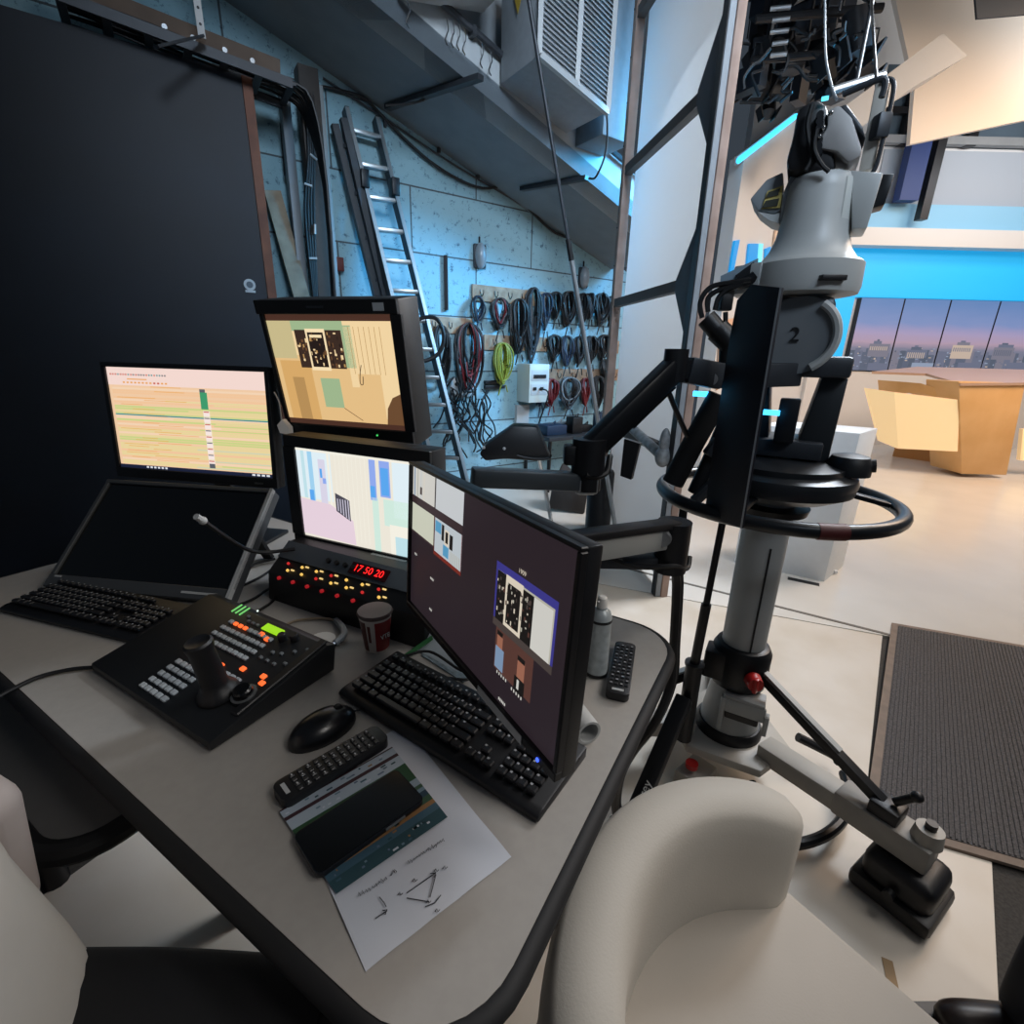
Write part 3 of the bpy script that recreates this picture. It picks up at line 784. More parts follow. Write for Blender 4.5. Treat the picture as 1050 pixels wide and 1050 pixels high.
# city backdrop screens
def city(m, A, Bx, Az, Bz, y, seed):
    rnd = random.Random(seed)
sx = [5.49, 6.19, 6.93, 7.72, 8.55, 9.4]
def screen_mat():
    m_ = bpy.data.materials.new('dusk_city_screen'); m_.use_nodes = True
    nt = m_.node_tree; b = nt.nodes['Principled BSDF']; N = nt.nodes.new; L = nt.links.new
    tc = N('ShaderNodeTexCoord'); sp = N('ShaderNodeSeparateXYZ'); L(tc.outputs['Object'], sp.inputs[0])
    nz = N('ShaderNodeTexNoise'); nz.inputs['Scale'].default_value = 1.6; nz.inputs['Detail'].default_value = 3
    mp = N('ShaderNodeMapping'); mp.inputs['Scale'].default_value = (0.6, 1, 3); L(tc.outputs['Object'], mp.inputs['Vector']); L(mp.outputs[0], nz.inputs['Vector'])
    a = N('ShaderNodeMath'); a.operation = 'MULTIPLY_ADD'; a.inputs[1].default_value = 0.25; L(nz.outputs['Fac'], a.inputs[0]); 
    d = N('ShaderNodeMath'); d.operation = 'DIVIDE'; d.inputs[1].default_value = 1.12; L(sp.outputs['Z'], d.inputs[0])
    s_ = N('ShaderNodeMath'); s_.operation = 'SUBTRACT'; s_.inputs[1].default_value = 0.125; L(d.outputs[0], s_.inputs[0]); L(s_.outputs[0], a.inputs[2])
    rp = N('ShaderNodeValToRGB'); L(a.outputs[0], rp.inputs['Fac'])
    er = rp.color_ramp.elements
    er[0].position = 0.0; er[0].color = lin('#5d6a80'); er[1].position = 1.0; er[1].color = lin('#5b85bd')
    for p_, c_ in ((0.30, '#7d7f95'), (0.40, '#b39aae'), (0.52, '#a99cc0'), (0.7, '#7d92c4')):
        q = er.new(p_); q.color = lin(c_)
    L(rp.outputs['Color'], b.inputs['Emission Color']); b.inputs['Emission Strength'].default_value = 0.9
    b.inputs['Base Color'].default_value = (.02, .02, .02, 1); b.inputs['Roughness'].default_value = .5
    return m_
SCM = screen_mat()
SKY1, SKY2, SKY3, GOLD, SLATE, RIVER = E('#5d667a', .9), E('#6d7389', .9), E('#7f7d8c', .9), E('#c9b5a6', .9), E('#566072', .9), E('#93a0b8', .9)
screen_words = ['leftmost', 'second', 'third', 'fourth', 'fifth']
for i in range(5):
    x0, x1 = sx[i] + .012, sx[i + 1] - .012; z0, z1 = 1.24, 2.345
    rnd = random.Random(11 + i)
    t = thing('backdrop_screen', '%s tall screen from the left showing a dusk city on the far wall' % screen_words[i], 'screen', Vector(((x0 + x1) / 2, YB - .12, z0)), 'dusk city screens on the far wall')
    m = MB(); m.box(((x0 + x1) / 2, YB - .05, (z0 + z1) / 2), (x1 - x0 + .02, .1, z1 - z0)); m.build('casing', BLK, t, True)
    m = MB(); yy = YB - .103
    def rc(a0, b0, a1, b1, mi, k): m.poly([(a0, yy - k * .0015, b0), (a1, yy - k * .0015, b0), (a1, yy - k * .0015, b1), (a0, yy - k * .0015, b1)], mi)
    rc(x0, z0, x1, z1, 0, 0)
    xx = x0
    while xx < x1 - .03:
        w_ = min(rnd.uniform(.04, .12), x1 - xx); h_ = rnd.uniform(.26, .36); rc(xx, z0, xx + w_, z0 + h_, rnd.choice([1, 2, 3, 5]), 1); xx += w_
    for k in range(45):
        a_ = rnd.uniform(x0, x1 - .05); b_ = rnd.uniform(z0 + .05, z0 + .36); rc(a_, b_, a_ + rnd.uniform(.01, .05), b_ + rnd.uniform(.008, .025), rnd.choice([4, 6, 6, 1, 5, 3, 2]), 2)
    if i in (0, 1, 2, 3):
        c_ = x0 + (x1 - x0) * [.68, .55, .5, .34][i]
        hh = [.42, .34, .43, .41][i]; rc(c_ - .17, z0 + .22, c_ + .17, z0 + hh, [3, 2, 4, 3][i], 3)
        rc(c_ - .11, z0 + hh, c_ + .02 + .04 * i, z0 + hh + .045, [2, 1, 3, 2][i], 3); rc(c_ - .06, z0 + hh + .045, c_ - .02 + .02 * i, z0 + hh + .07, [1, 2, 2, 1][i], 3)
        for k in range(9): rc(c_ - .15 + .033 * k, z0 + hh - .1 - .03 * (i % 2), c_ - .135 + .033 * k, z0 + hh - .04, [4, 4, 2, 1][i], 4)
    rc(x0 + (x1 - x0) * .5, z0, x1, z0 + .12 + .02 * i, 6 if i == 1 else 2, 5)
    m.build('picture', [SCM, SKY1, SKY2, SKY3, GOLD, SLATE, RIVER], t, True, flat=True)
# studio left set wall with lit windows
q0 = atd(735, 420, 6.2); q1 = atd(862, 400, 9.6)
LX0 = Vector((2.45, 6.3, 0)); LX1 = Vector((4.4, YB, 0))
lw = (LX1 - LX0).normalized(); ln = Vector((lw.y, -lw.x, 0))
def LW(x, y, off=0.0): return atp(x, y, LX0 + ln * off, ln)
na, nb = LW(757, 167, .02), LW(816, 121, .02)
def topz_(P): 
    f = (P - na).dot(lw) / (nb - na).dot(lw); return na.z + (nb.z - na.z) * f
m = MB(); m.prism([LX0, LX1, LX1 + Vector((0, 0, topz_(LX1))), LX0 + Vector((0, 0, topz_(LX0)))], -ln * 0.15); struct(m.build('wall_set_left', WALLW))
lit = E('#1aa0ee', 0.9); lit2 = E('#7fe9ff', 1.2); warmp = mat('warm_cream_panel', '#e8cdb5', 0.6)
def lq(px, off, mt, name):
    P = [LW(x, y, off) for x, y in px]
    m = MB(); m.prism(P, ln * 0.02); return struct(m.build(name, mt))
lq([(752, 247), (757, 246), (750, 282), (746, 284)], 0.01, lit, 'window_4')
lq([(767, 250), (776, 250), (774, 278), (764, 280)], 0.01, lit, 'window_5')
lq([(778, 250), (781, 250), (779, 275), (776, 276)], 0.01, lit2, 'window_6')
lq([(784, 255), (789, 253), (788, 275), (783, 276)], 0.01, lit, 'window_7')
lq([(794, 236), (802, 233), (799, 268), (790, 270)], 0.01, warmp, 'trim_11')
lq([(803, 232), (814, 228), (810, 262), (800, 268)], 0.01, warmp, 'trim_12')
lq([(738, 330), (756, 325), (752, 380), (734, 400)], 0.01, mat('peach_panel', '#e4b896', 0.6), 'trim_13')
# cyan neon strip
a, b = na + Vector((0, 0, .02)), nb + Vector((0, 0, .02))
t = thing('neon_strip', 'glowing cyan light strip along the top of the white set wall', 'light strip', a)
m = MB(); m.tube([a, b], 0.028, smooth=False, seg=10); m.build('tube', E('#38c8ff', 2.5), t, True)
m = MB(); m.bar(a - ln * .03, b - ln * .03, 0.03, 0.08); m.build('channel', LGREY, t, True)
# header of set wall sloping
# grey curved canopy piece, cream hanging panel
YC = 6.6
def CP(x, y, Y=YC): return atp(x, y, (0, Y, 0), (0, 1, 0))
m = MB(); m.prism([CP(933, 148), CP(1075, 118), CP(1075, -60), CP(905, -60), CP(938, 88)], (0, .06, 0))
tag(m.build('hanging_cloth', mat('cream_cloth', '#ece4da', 0.8)), 'large cream cloth panel hanging from the studio ceiling', 'cloth')
m = MB(); bx = [CP(862, 112, 5.6), CP(967, 34, 5.6), CP(992, 57, 5.6), CP(935, 90, 5.6), CP(880, 133, 5.6)]
m.prism(bx, (0, .5, .0)); struct(m.build('ceiling_baffle', mat('baffle_white', '#c9c6c2', 0.6)))
m = MB(); m.prism([CP(1000, -5, 5.4), CP(1060, -5, 5.4), CP(1060, 14, 5.4), CP(1002, 19, 5.4)], (0, .02, 0)); struct(m.build('ceiling_panel', mat('dark_panel', '#3b3f45', 0.6)))
# studio ceiling
m = MB(); m.box((6, 5, 6.6), (16, 9, .1)); struct(m.build('ceiling_studio', mat('studio_black_ceiling', '#1c2127', 0.8, noise=.3, nscale=1)))
# anchor desk
DW = mat('oak_veneer', '#dab07a', 0.45, col2='#d0a46c', nscale=3)
LITP = bpy.data.materials.new('backlit_cream_panel'); LITP.use_nodes = True
bb = LITP.node_tree.nodes['Principled BSDF']; bb.inputs['Base Color'].default_value = lin('#f2dcae'); bb.inputs['Emission Color'].default_value = lin('#ffdda6'); bb.inputs['Emission Strength'].default_value = 0.35
YD = 6.0
def DP(x, y, Y): return atp(x, y, (0, Y, 0), (0, 1, 0))
f0 = atz(985, 490); f1 = atz(1042, 493)
t = thing('presenter_desk', 'wooden presenter desk with glowing cream front panels in the studio', 'desk', Vector((f0.x, f0.y, 0)))
yd = f0.y
tl = DP(983, 391, yd); zt = tl.z
# right block (near leg)
A_ = [Vector((DP(985, 450, yd).x - .0, yd, 0.05)), Vector((DP(1036, 450, yd).x, yd, 0.05)), Vector((DP(1052, 392, yd).x, yd, zt)), Vector((DP(983, 392, yd).x, yd, zt))]
A_[0].x = f0.x; A_[1].x = f1.x - .05
m = MB(); m.prism(A_, (0, .5, 0), bev=.01); m.build('side_block', DW, t, True)
m = MB(); m.prism([DP(868 + 26, 381, yd + 1.1), DP(950, 383, yd + .9), DP(985, 393, yd - .02), DP(1090, 392, yd - .02), DP(1090, 380, yd + 1.0), DP(940, 376, yd + 1.4)], (0, 0, -.03)); m.build('desk_top', mat('desk_top_grey', '#b59a88', 0.3), t, True)
zz_ = zt - .04
m = MB(); m.prism([DP(919, 391, yd + .7), DP(944, 393, yd + .55), DP(984, 405, yd + .05), DP(984, 415, yd + .05), DP(944, 402, yd + .55), DP(920, 404, yd + .7)], (0, .35, 0)); m.build('apron', DW, t, True)
m = MB(); m.prism([DP(888, 398, yd + .5), DP(917, 402, yd + .3), DP(921, 460, yd + .3), DP(902, 452, yd + .5)], (0, .04, 0)); m.build('front_panel', LITP, t, True)
m = MB(); m.prism([DP(917, 402, yd + .3), DP(984, 410, yd + .02), DP(982, 463, yd + .02), DP(921, 460, yd + .3)], (0, .04, 0)); m.build('front_panel', LITP, t, True)
b0 = atz(915, 468); b1 = atz(955, 474); b2 = atz(985, 484)
m = MB(); m.prism([b0, b1, b2, b2 + Vector((.3, .3, 0)), b0 + Vector((.4, .5, 0))], (0, 0, .22)); m.build('plinth', mat('oak_dark', '#b07f48', 0.5), t, True)
m = MB(); m.prism([DP(1049, 440, yd + .2), DP(1090, 440, yd + .2), DP(1090, 475, yd + .2), DP(1046, 472, yd + .2)], (0, .05, 0)); m.build('front_panel', LITP, t, True)
# white plinth behind pedestal
n0 = atz(845, 597); nl = atz(803, 588); nr_ = atz(890, 560)
zt = 0.97
e1 = (nl - n0); e1 = e1.normalized() * 0.55; e2 = (nr_ - n0); e2 = e2 * 0.38
m = MB(); m.prism([n0, n0 + e1, n0 + e1 + e2, n0 + e2], (0, 0, zt), bev=.006)
m.box(n0 + e2 * .5 + Vector((.004, -.004, .02)), (.02, .02, .02), mi=0)
tag(m.build('plinth_box', mat('plinth_white', '#e4e8eb', 0.5, noise=.03)), 'white square plinth box on the studio floor behind the pedestal', 'plinth')
m = MB(); q = atz(815, 590) + Vector((0, -.1, .004)); m.box(q, (.18, .05, .002), Matrix.Rotation(R(-30), 3, 'Z')); tag(m.build('black_tape', BLK), 'short black tape strip on the floor before the white plinth', 'tape')
m = MB(); q = atz(791, 617); m.box(q + Vector((0, 0, .005)), (.04, .02, .001)); tag(m.build('floor_sticker', GREY), 'tiny grey floor sticker near the seam beside the plinth', 'sticker')

# lighting grid
def lamp(x, y, D, lab, sz=1.0, aim=(0, -.3, -1)):
    p = atd(x, y, D); t = thing('stage_light', lab, 'stage light', p, 'stage lights in the ceiling grid')
    d = Vector(aim).normalized()
    m = MB(); m.cyl(p, p + d * .34 * sz, .1 * sz, .13 * sz, seg=14); m.build('body', BLKM, t, True)
    m = MB()
    for s_ in (-1, 1):
        m = MB(); q = p + d * .34 * sz + Vector((s_ * .14 * sz, 0, 0)); m.box(q, (.02 * sz, .2 * sz, .2 * sz), Matrix.Rotation(R(25 * s_), 3, 'Y')); m.build('barn_door', BLK, t, True)
    m = MB(); m.cyl(p + Vector((0, 0, .24 * sz)), Vector((p.x, p.y, 6.55)), .012, seg=8); m.build('hanging_rod', BLKM, t, True)
    m = MB(); m.tube([p + Vector((-.14 * sz, 0, 0)), p + Vector((-.14 * sz, 0, .25 * sz)), p + Vector((.14 * sz, 0, .25 * sz)), p + Vector((.14 * sz, 0, 0))], .012 * sz, smooth=False); m.build('yoke', DGREY, t, True)
    return t
LW_ = ['by the white flat', 'above the cyan strip', 'over the camera head', 'left of the cream baffle', 'next to the ladder bars', 'at the top edge', 'nearest the cloth panel', 'behind the camera cables', 'low in the grid']
spots = [(783, 72, 6.2), (790, 98, 6.8), (838, 52, 5.8), (858, 38, 5.4), (806, 30, 6.0), (876, 12, 5.2), (884, 56, 5.8), (822, 72, 6.6), (776, 40, 6.6)]
for i, (x, y, D) in enumerate(spots):
    lamp(x, y, D, 'black stage light in the ceiling grid ' + LW_[i], 0.55 + .35 * random.random(), (random.uniform(-.5, .5), random.uniform(-.8, .3), -1))
for (xa, ya, xb, yb, D, lab) in [(770, 62, 880, 52, 5.4, 'lower black lighting bar in the studio ceiling grid'), (775, 20, 905, 8, 5.2, 'upper black lighting bar in the studio ceiling grid'), (850, 95, 905, 78, 4.2, 'short lighting bar right above the camera head')]:
    m = MB(); m.tube([atd(xa, ya, D), atd(xb, yb, D + .3)], .03, smooth=False, seg=10); q = atd((xa + xb) / 2, (ya + yb) / 2, D + .15); m.cyl(q, Vector((q.x, q.y, 6.55)), .012, seg=8); tag(m.build('lighting_bar', BLKM), lab, 'lighting bar')
for k in range(5):
    y = 9 + 12 * k; m = MB(); m.tube([atd(790 + (k % 2) * 2, y, 5.0), atd(811 - k, y - 2, 5.0)], .016, smooth=False); tag(m.build('grid_rod', ALU), 'short bright rod in the ceiling grid, one of five in a column', 'rod', 'bright rods in the ceiling grid')
m = MB()
for k in range(34):
    x = random.uniform(768, 900); y = random.uniform(-10, 110); D = random.uniform(4.8, 6.4)
    if y > 168 - 0.75 * (x - 757) - 40: y = 30
    P = [atd(x, y, D)]
    for j in range(4):
        x += random.uniform(-12, 12); y += random.uniform(-4, 14)
        P.append(atd(x, min(y, 105), D))
    m.tube(P, .012, seg=5, sub=4)
tag(m.build('grid_cables', CAB), 'mass of black cables and clutter hung in the studio ceiling grid', 'cables', kind='stuff')
m = MB()
for k in range(36):
    x = random.uniform(768, 862); y = random.uniform(-8, 95)
    m.box(atd(x, y, random.uniform(5.6, 6.8)), (random.uniform(.08, .3), random.uniform(.08, .2), random.uniform(.05, .3)), Matrix.Rotation(random.random() * 3, 3, 'Z'))
tag(m.build('grid_clutter', mat('grid_black', '#161b24', 0.5)), 'mass of dark fittings crowding the studio ceiling grid', 'fittings', kind='stuff')
m = MB(); m.tube([atd(893, -10, 3.0), atd(896, 40, 3.0), atd(899, 85, 2.4), atd(901, 106, 2.1)], .006); tag(m.build('drop_cable', CAB), 'black cable dropping from the grid to the camera head', 'cable')
m = MB(); m.tube([atd(846, -10, 3.4), atd(846, 30, 3.2), atd(847, 60, 2.8), atd(853, 90, 2.2), atd(858, 102, 2.0)], .0045); tag(m.build('drop_cable', mat('pale_cable', '#70777d', .5)), 'thin pale cable curving down to the camera head', 'cable')
#@@PART3
# ------------------------------------------------------------------ desk
du = Vector((0.864, -0.503, 0)).normalized(); dv = Vector((0.503, 0.864, 0)).normalized()
DROT = Matrix((du, dv, Vector((0, 0, 1)))).transposed()
DZ = 0.74
def DS(u, v, z=0.0): return du * u + dv * v + Vector((0, 0, DZ + z))
def DM(u, v, ang=0, z=0.0):
    M = Matrix.Rotation(R(ang), 4, 'Z') @ DROT.to_4x4(); M = DROT.to_4x4() @ Matrix.Rotation(R(ang), 4, 'Z'); M.translation = DS(u, v, z); return M
def rrect(u0, u1, v0, v1, r, n=8):
    P = []
    for (cx, cy, a0) in ((u1 - r, v1 - r, 0), (u0 + r, v1 - r, 90), (u0 + r, v0 + r, 180), (u1 - r, v0 + r, 270)):
        for k in range(n + 1):
            a = R(a0 + 90 * k / n); P.append((cx + r * math.cos(a), cy + r * math.sin(a)))
    return P
U0, U1, V0, V1 = -1.85, -0.165, 0.2, 1.08
t = thing('desk', 'grey laminate desk with black rounded edge carrying the monitors', 'desk', DS((U0 + U1) / 2, (V0 + V1) / 2, -DZ))
LAM = mat('grey_laminate', '#a5a19c', 0.5, noise=0.05, nscale=60)
m = MB(); m.prism([DS(u, v, -0.03) for u, v in rrect(U0, U1, V0, V1, .11)], (0, 0, .03)); m.build('desk_top', LAM, t, True)
m = MB(); pts = rrect(U0 - .004, U1 + .004, V0 - .004, V1 + .004, .114)
m.tube([DS(u, v, -.0155) for u, v in pts], .0155, closed=True, smooth=False, seg=12); m.build('edge_band', RUB, t, True)
for (u, v) in ((U0 + .2, V0 + .25), (U0 + .2, V1 - .2), (U1 - .25, V0 + .42), (U1 - .25, V1 - .2)):
    m = MB(); m.cyl(DS(u, v, -DZ), DS(u, v, -.03), .03, seg=14); m.build('leg', BLKM, t, True)
m = MB(); m.bar(DS(U0 + .2, V1 - .2, -.07), DS(U1 - .25, V1 - .2, -.07), .03, .06); m.build('rear_rail', BLKM, t, True)
# lower side table
t = thing('side_table', 'lower dark grey side table with black rounded edge beyond the desk front', 'table', Vector((-1.0, .72, 0)))
c0 = atz(75, 858, .6); cc = [atz(x, y, .6) for x, y in [(-60, 700), (10, 740), (45, 830), (60, 850), (75, 858), (95, 850), (115, 838), (140, 815), (40, 690), (-60, 640)]]
cc = [DS(u, v, -.14) for u, v in rrect(-1.6, -.872, .115, .5, .09)]
m = MB(); m.prism([p - Vector((0, 0, .025)) for p in cc], (0, 0, .025)); m.build('table_top', mat('dark_laminate', '#6b6a69', .5, noise=.05, nscale=40), t, True)
m = MB(); m.tube([p - Vector((0, 0, .013)) for p in cc], .02, closed=True, smooth=False, seg=10); m.build('edge_band', RUB, t, True)
for (u, v) in ((-1.5, .2), (-1.0, .42)):
    m = MB(); m.cyl(DS(u, v, -DZ), DS(u, v, -.165), .03, seg=12); m.build('leg', BLKM, t, True)

# ------------------------------------------------------------------ screens
def rects(m, M, w, h, lst, lift=0.0006):
    # lst: (x0,y0,x1,y1,mi[,k]) in 0..1 from the top left; on a panel of w x h centred in M, facing local -Y
    for it in lst:
        x0, y0, x1, y1, mi = it[:5]; k = it[5] if len(it) > 5 else 1
        P = [M @ Vector(((x - .5) * w, -lift * k, (.5 - y) * h)) for x, y in ((x0, y1), (x1, y1), (x1, y0), (x0, y0))]
        m.poly(P, mi)
def quadp(m, M, w, h, pts, mi, k=1, lift=0.0006):
    m.poly([M @ Vector(((x - .5) * w, -lift * k, (.5 - y) * h)) for x, y in pts], mi)
I4 = Matrix()
BEZ = {}
def monitor(name, label, M, w, h, bz, depth, bezel_mat=BLK):
    t = thing(name, label, 'monitor', M)
    b = bz
    m = MB(); m.box((0, depth / 2 + .004, (b[0] - b[1]) / 2), (w + b[2] + b[3], depth, h + b[0] + b[1]), None, .004); 
    if depth < .08: m.box((0, depth + .012, 0), (w * .6, .03, h * .6), None, .008)
    m.build('casing', bezel_mat, t)
    m = MB(); y = -.001
    for (cx, cz, sx_, sz_) in ((0, h / 2 + b[0] / 2, w + b[2] + b[3], b[0]), (0, -h / 2 - b[1] / 2, w + b[2] + b[3], b[1]), (-w / 2 - b[2] / 2, 0, b[2], h), (w / 2 + b[3] / 2, 0, b[3], h)):
        m.box((cx, y, cz), (sx_, .012, sz_), None, .0015, seg=1)
    t_b = m.build('bezel', bezel_mat, t)
    BEZ[t.name] = t_b
    return t
# left monitor: schedule
M1 = frame((-.961, 1.447, 1.155), -10.5, -4.1)
t = monitor('schedule_monitor', 'black monitor showing a bright orange and green schedule table at left', M1, .53, .3, (.014, .03, .014, .014), .03)
rnd = random.Random(3); m = MB(); L = [(0, 0, 1, 1, 0, 0), (0, 0, 1, .17, 1)]
pal = ['#efc9a4', '#f3d8cf', '#f0c49a', '#e6d59a', '#c9d487', '#f2d3b4', '#ecd9c0', '#3f9a6c', '#3a8f93', '#c95a45', '#5b5f66', '#f6e6e0', '#1a2038', '#dfe3ea', '#e8a24a', '#cdd3b2']
for k in range(36):
    y = .17 + .79 * k / 36; mi = rnd.choice([2, 0, 3, 4, 5]) if k > 8 else rnd.choice([5, 0, 6, 2])
    L.append((.02, y, 1.0, y + .79 / 36 * .8, mi, 2))
    if rnd.random() < .6 and k > 5:
        a = rnd.uniform(.35, .75); L.append((a, y + .002, 1.0, y + .79 / 36 * .7, rnd.choice([4, 3, 15]), 3))
    if rnd.random() < .7:
        a = rnd.uniform(.03, .3); L.append((a, y + .006, a + rnd.uniform(.1, .3), y + .011, 14, 4))
L += [(.02, .435, 1, .447, 4, 4), (.02, .45, 1, .463, 8, 5), (.59, .18, .625, .21, 10, 5), (.59, .21, .635, .37, 7, 5)]
for k in range(9): L.append((.6, .385 + .06 * k, .64, .44 + .06 * k, 11, 6)); L.append((.603, .39 + .06 * k, .637, .4 + .06 * k, 9 if k % 2 == 0 else 10, 7))
L.append((.603, .9, .64, .945, 10, 7))
for k in range(22): a = .02 + .017 * k; L.append((a, .06, a + .009, .075, rnd.choice([10, 9, 8]), 4))
for k in range(12): a = .1 + .025 * k; L.append((a, .135, a + .014, .15, rnd.choice([9, 14, 14]), 4))
L.append((.13, .105, .26, .115, 14, 4))
L += [(0, .965, 1, 1.0, 12, 5)] + [(.18 + .025 * k, .972, .195 + .025 * k, .99, 13, 6) for k in range(6)] + [(.87 + .03 * k, .972, .89 + .03 * k, .99, 13, 6) for k in range(4)]
rects(m, I4, .53, .3, L, .0003)
m.build('screen', [E(c) for c in pal], t, flat=True)
m = MB(); m.box((.22, -.006, -.167), (.03, .002, .006)); m.build('badge', ALU, BEZ[t.name])
m = MB(); m.cyl((0, .03, -.04), (0, .1, -.04), .03); m.box((0, .11, -.2), (.06, .02, .36), None, .004); m.build('neck', BLKM, t)
# stand foot reaches the desk
ft = M1 @ Vector((0, .11, 0)); 
m = MB(); m.box(Vector((ft.x, ft.y, DZ + .008)), (.26, .2, .014), Matrix.Rotation(R(-10), 3, 'Z'), .004); m.bar(Vector((ft.x, ft.y, DZ + .01)), Vector((ft.x, ft.y, DZ + .12)), .02, .06); m.build('stand_foot', BLKM, t, True)
# big dark tilted display
M0 = frame((-.956, 1.257, .876), -7, -47)
t = monitor('tilted_display', 'large switched off black display lying tilted back below the schedule monitor', M0, .5, .29, (.012, .034, .012, .016), .03, mat('charcoal_bezel', '#45484b', .45))
m = MB(); rects(m, I4, .5, .29, [(0, 0, 1, 1, 0, 0)]); m.build('screen', mat('dark_glass', '#07090b', .12), t, flat=True)
m = MB(); m.box((.18, -.0075, -.163), (.1, .001, .006)); m.box((-.235, -.0075, -.15), (.02, .001, .004)); m.build('name_strip', LGREY, t)
m = MB(); m.box((.262, -.005, -.01), (.008, .016, .33)); m.build('side_trim', LGREY, t)
m = MB()
for s_ in (-.18, .18):
    m = MB(); a = M0 @ Vector((s_, .03, .08)); m.bar(a, Vector((a.x + .01, a.y + .09, DZ + .004)), .03, .012); m.build('rear_leg', BLKM, t, True)
# upper stacked monitor
M2 = frame((-.470, 1.325, 1.3105), -17.5, 9.7, 0)
W2, H2 = .372, .288
t = monitor('preview_monitor', 'upper rack monitor showing a warm beige studio picture', M2, W2, H2, (.034, .045, .013, .03), .1, mat('rack_black', '#0e1013', .5))
tan = ['#e3bd85', '#f0d3a2', '#d6a868', '#c7b98a', '#9db58c', '#3a2a22', '#f6dfb4', '#241a17', '#6a4a30', '#b58d57', '#4a2f25']
m = MB(); L = [(0, 0, 1, 1, 10, 0), (0, .055, 1, .95, 0, 1), (0, .055, 1, .35, 1, 2), (0, .055, .2, .38, 3, 3), (.2, .055, .62, .14, 4, 3), (.6, .09, .68, .45, 4, 3)]
L += [(.04, .4, .3, .95, 2, 3), (.12, .55, .22, .95, 9, 4), (.36, .55, .52, .82, 4, 4), (.62, .1, 1, .62, 1, 3), (.68, .5, .86, .95, 0, 4), (.86, .45, 1, .9, 1, 4)]
L += [(.22, .13, .31, .46, 5, 5), (.31, .12, .47, .48, 6, 6), (.325, .15, .455, .45, 7, 7), (.47, .13, .6, .46, 5, 5), (.34, .17, .44, .195, 6, 8)]
rnd = random.Random(5)
for k in range(70):
    a = rnd.uniform(.22, .59); y = rnd.uniform(.14, .43)
    if .3 < a < .325 or .45 < a < .475: continue
    L.append((a, y, a + rnd.uniform(.006, .02), y + rnd.uniform(.01, .04), rnd.choice([8, 9, 1, 7, 8]), 9))
for k in range(7): a = .66 + .04 * k; L.append((a, .1, a + .004, .5, 9, 5))
rects(m, I4, W2, H2, L, .0002)
quadp(m, I4, W2, H2, [(.86, .95), (1, .95), (1, .66), (.93, .7), (.88, .8)], 8, 10, .0002)
m.tube([((x - .5) * W2, -.002, (.5 - y) * H2) for x, y in [(.72, .42), (.7, .5), (.69, .58), (.71, .59), (.72, .52)]], .001, mi=5, seg=5)
m.tube([((x - .5) * W2, -.002, (.5 - y) * H2) for x, y in [(.52, .82), (.66, .93)]], .0009, mi=8, seg=5)
m.build('screen', [E(c) for c in tan], t, flat=True)
m = MB(); m.box((.16, -.0085, .161), (.03, .001, .018)); m.build('badge', LGREY, BEZ[t.name])
m = MB(); m.box((-.02, -.0085, .161), (.05, .001, .005)); m.build('maker_mark', DGREY, BEZ[t.name])
m = MB(); m.cyl((.1, -.006, -.16), (.1, -.009, -.16), .0025, seg=8); m.build('power_light', E('#3fbf5a', 1.5), BEZ[t.name])
# lower stacked monitor
M3 = frame((-.394, 1.181, 1.003), -24, 0)
W3, H3 = .385, .245
t = monitor('program_monitor', 'lower rack monitor showing a pale blue and white studio picture', M3, W3, H3, (.03, .04, .04, .03), .06, MATS['rack_black'])
pl = ['#ece6d8', '#dfeef5', '#9fd0ee', '#5aa6ee', '#e5d0dc', '#4c4a55', '#f3efe2', '#8fa9ec', '#cfe9dd', '#d8d4e6', '#bfe0e8']
m = MB(); L = [(0, 0, 1, 1, 0, 0), (0, 0, .3, .55, 1, 1), (.04, 0, .07, .55, 10, 2), (.1, 0, .14, .6, 2, 2), (.19, .1, .25, .58, 9, 2), (.27, 0, .29, .6, 6, 2), (.09, .45, .13, .58, 3, 3), (.2, .2, .22, .3, 3, 3), (.22, .3, .25, .36, 7, 3)]
L += [(.62, 0, .67, .45, 7, 2), (.7, 0, .78, .4, 7, 2), (.71, .1, .77, .38, 3, 3), (.62, .3, .66, .42, 3, 3), (.63, .42, .68, 1, 8, 2), (.8, .0, 1, .6, 1, 2), (.72, .42, 1, .7, 8, 2), (.76, .68, 1, 1, 6, 3), (.8, .8, .95, 1, 10, 4)]
for k in range(8): a = .34 + .035 * k; L.append((a, 0, a + .003, .95, 6, 4))
rects(m, I4, W3, H3, L, .0002)
quadp(m, I4, W3, H3, [(0, .97), (.47, .99), (.46, .72), (.27, .58), (0, .56)], 4, 5, .0002)
quadp(m, I4, W3, H3, [(.32, .64), (.44, .73), (.44, .5), (.32, .44)], 5, 7, .0002)
for k in range(5): quadp(m, I4, W3, H3, [(.335 + .022 * k, .63 + .02 * k), (.342 + .022 * k, .64 + .02 * k), (.342 + .022 * k, .5), (.335 + .022 * k, .5)], 9, 8, .0002)
quadp(m, I4, W3, H3, [(0, .03), (1, .03), (1, 0), (0, 0)], 6, 6, .0002)
m.build('screen', [E(c) for c in pl], t, flat=True)
m = MB(); m.box((.1, -.012, -.142), (.11, .012, .03), None, .003); m.build('paper_label', GREY, BEZ[t.name])
m = MB(); m.tube([(-.14, -.008, -.14), (-.13, -.012, -.15), (.0, -.012, -.15), (.02, -.008, -.14)], .01); m.build('bezel_handle', BLK, t)
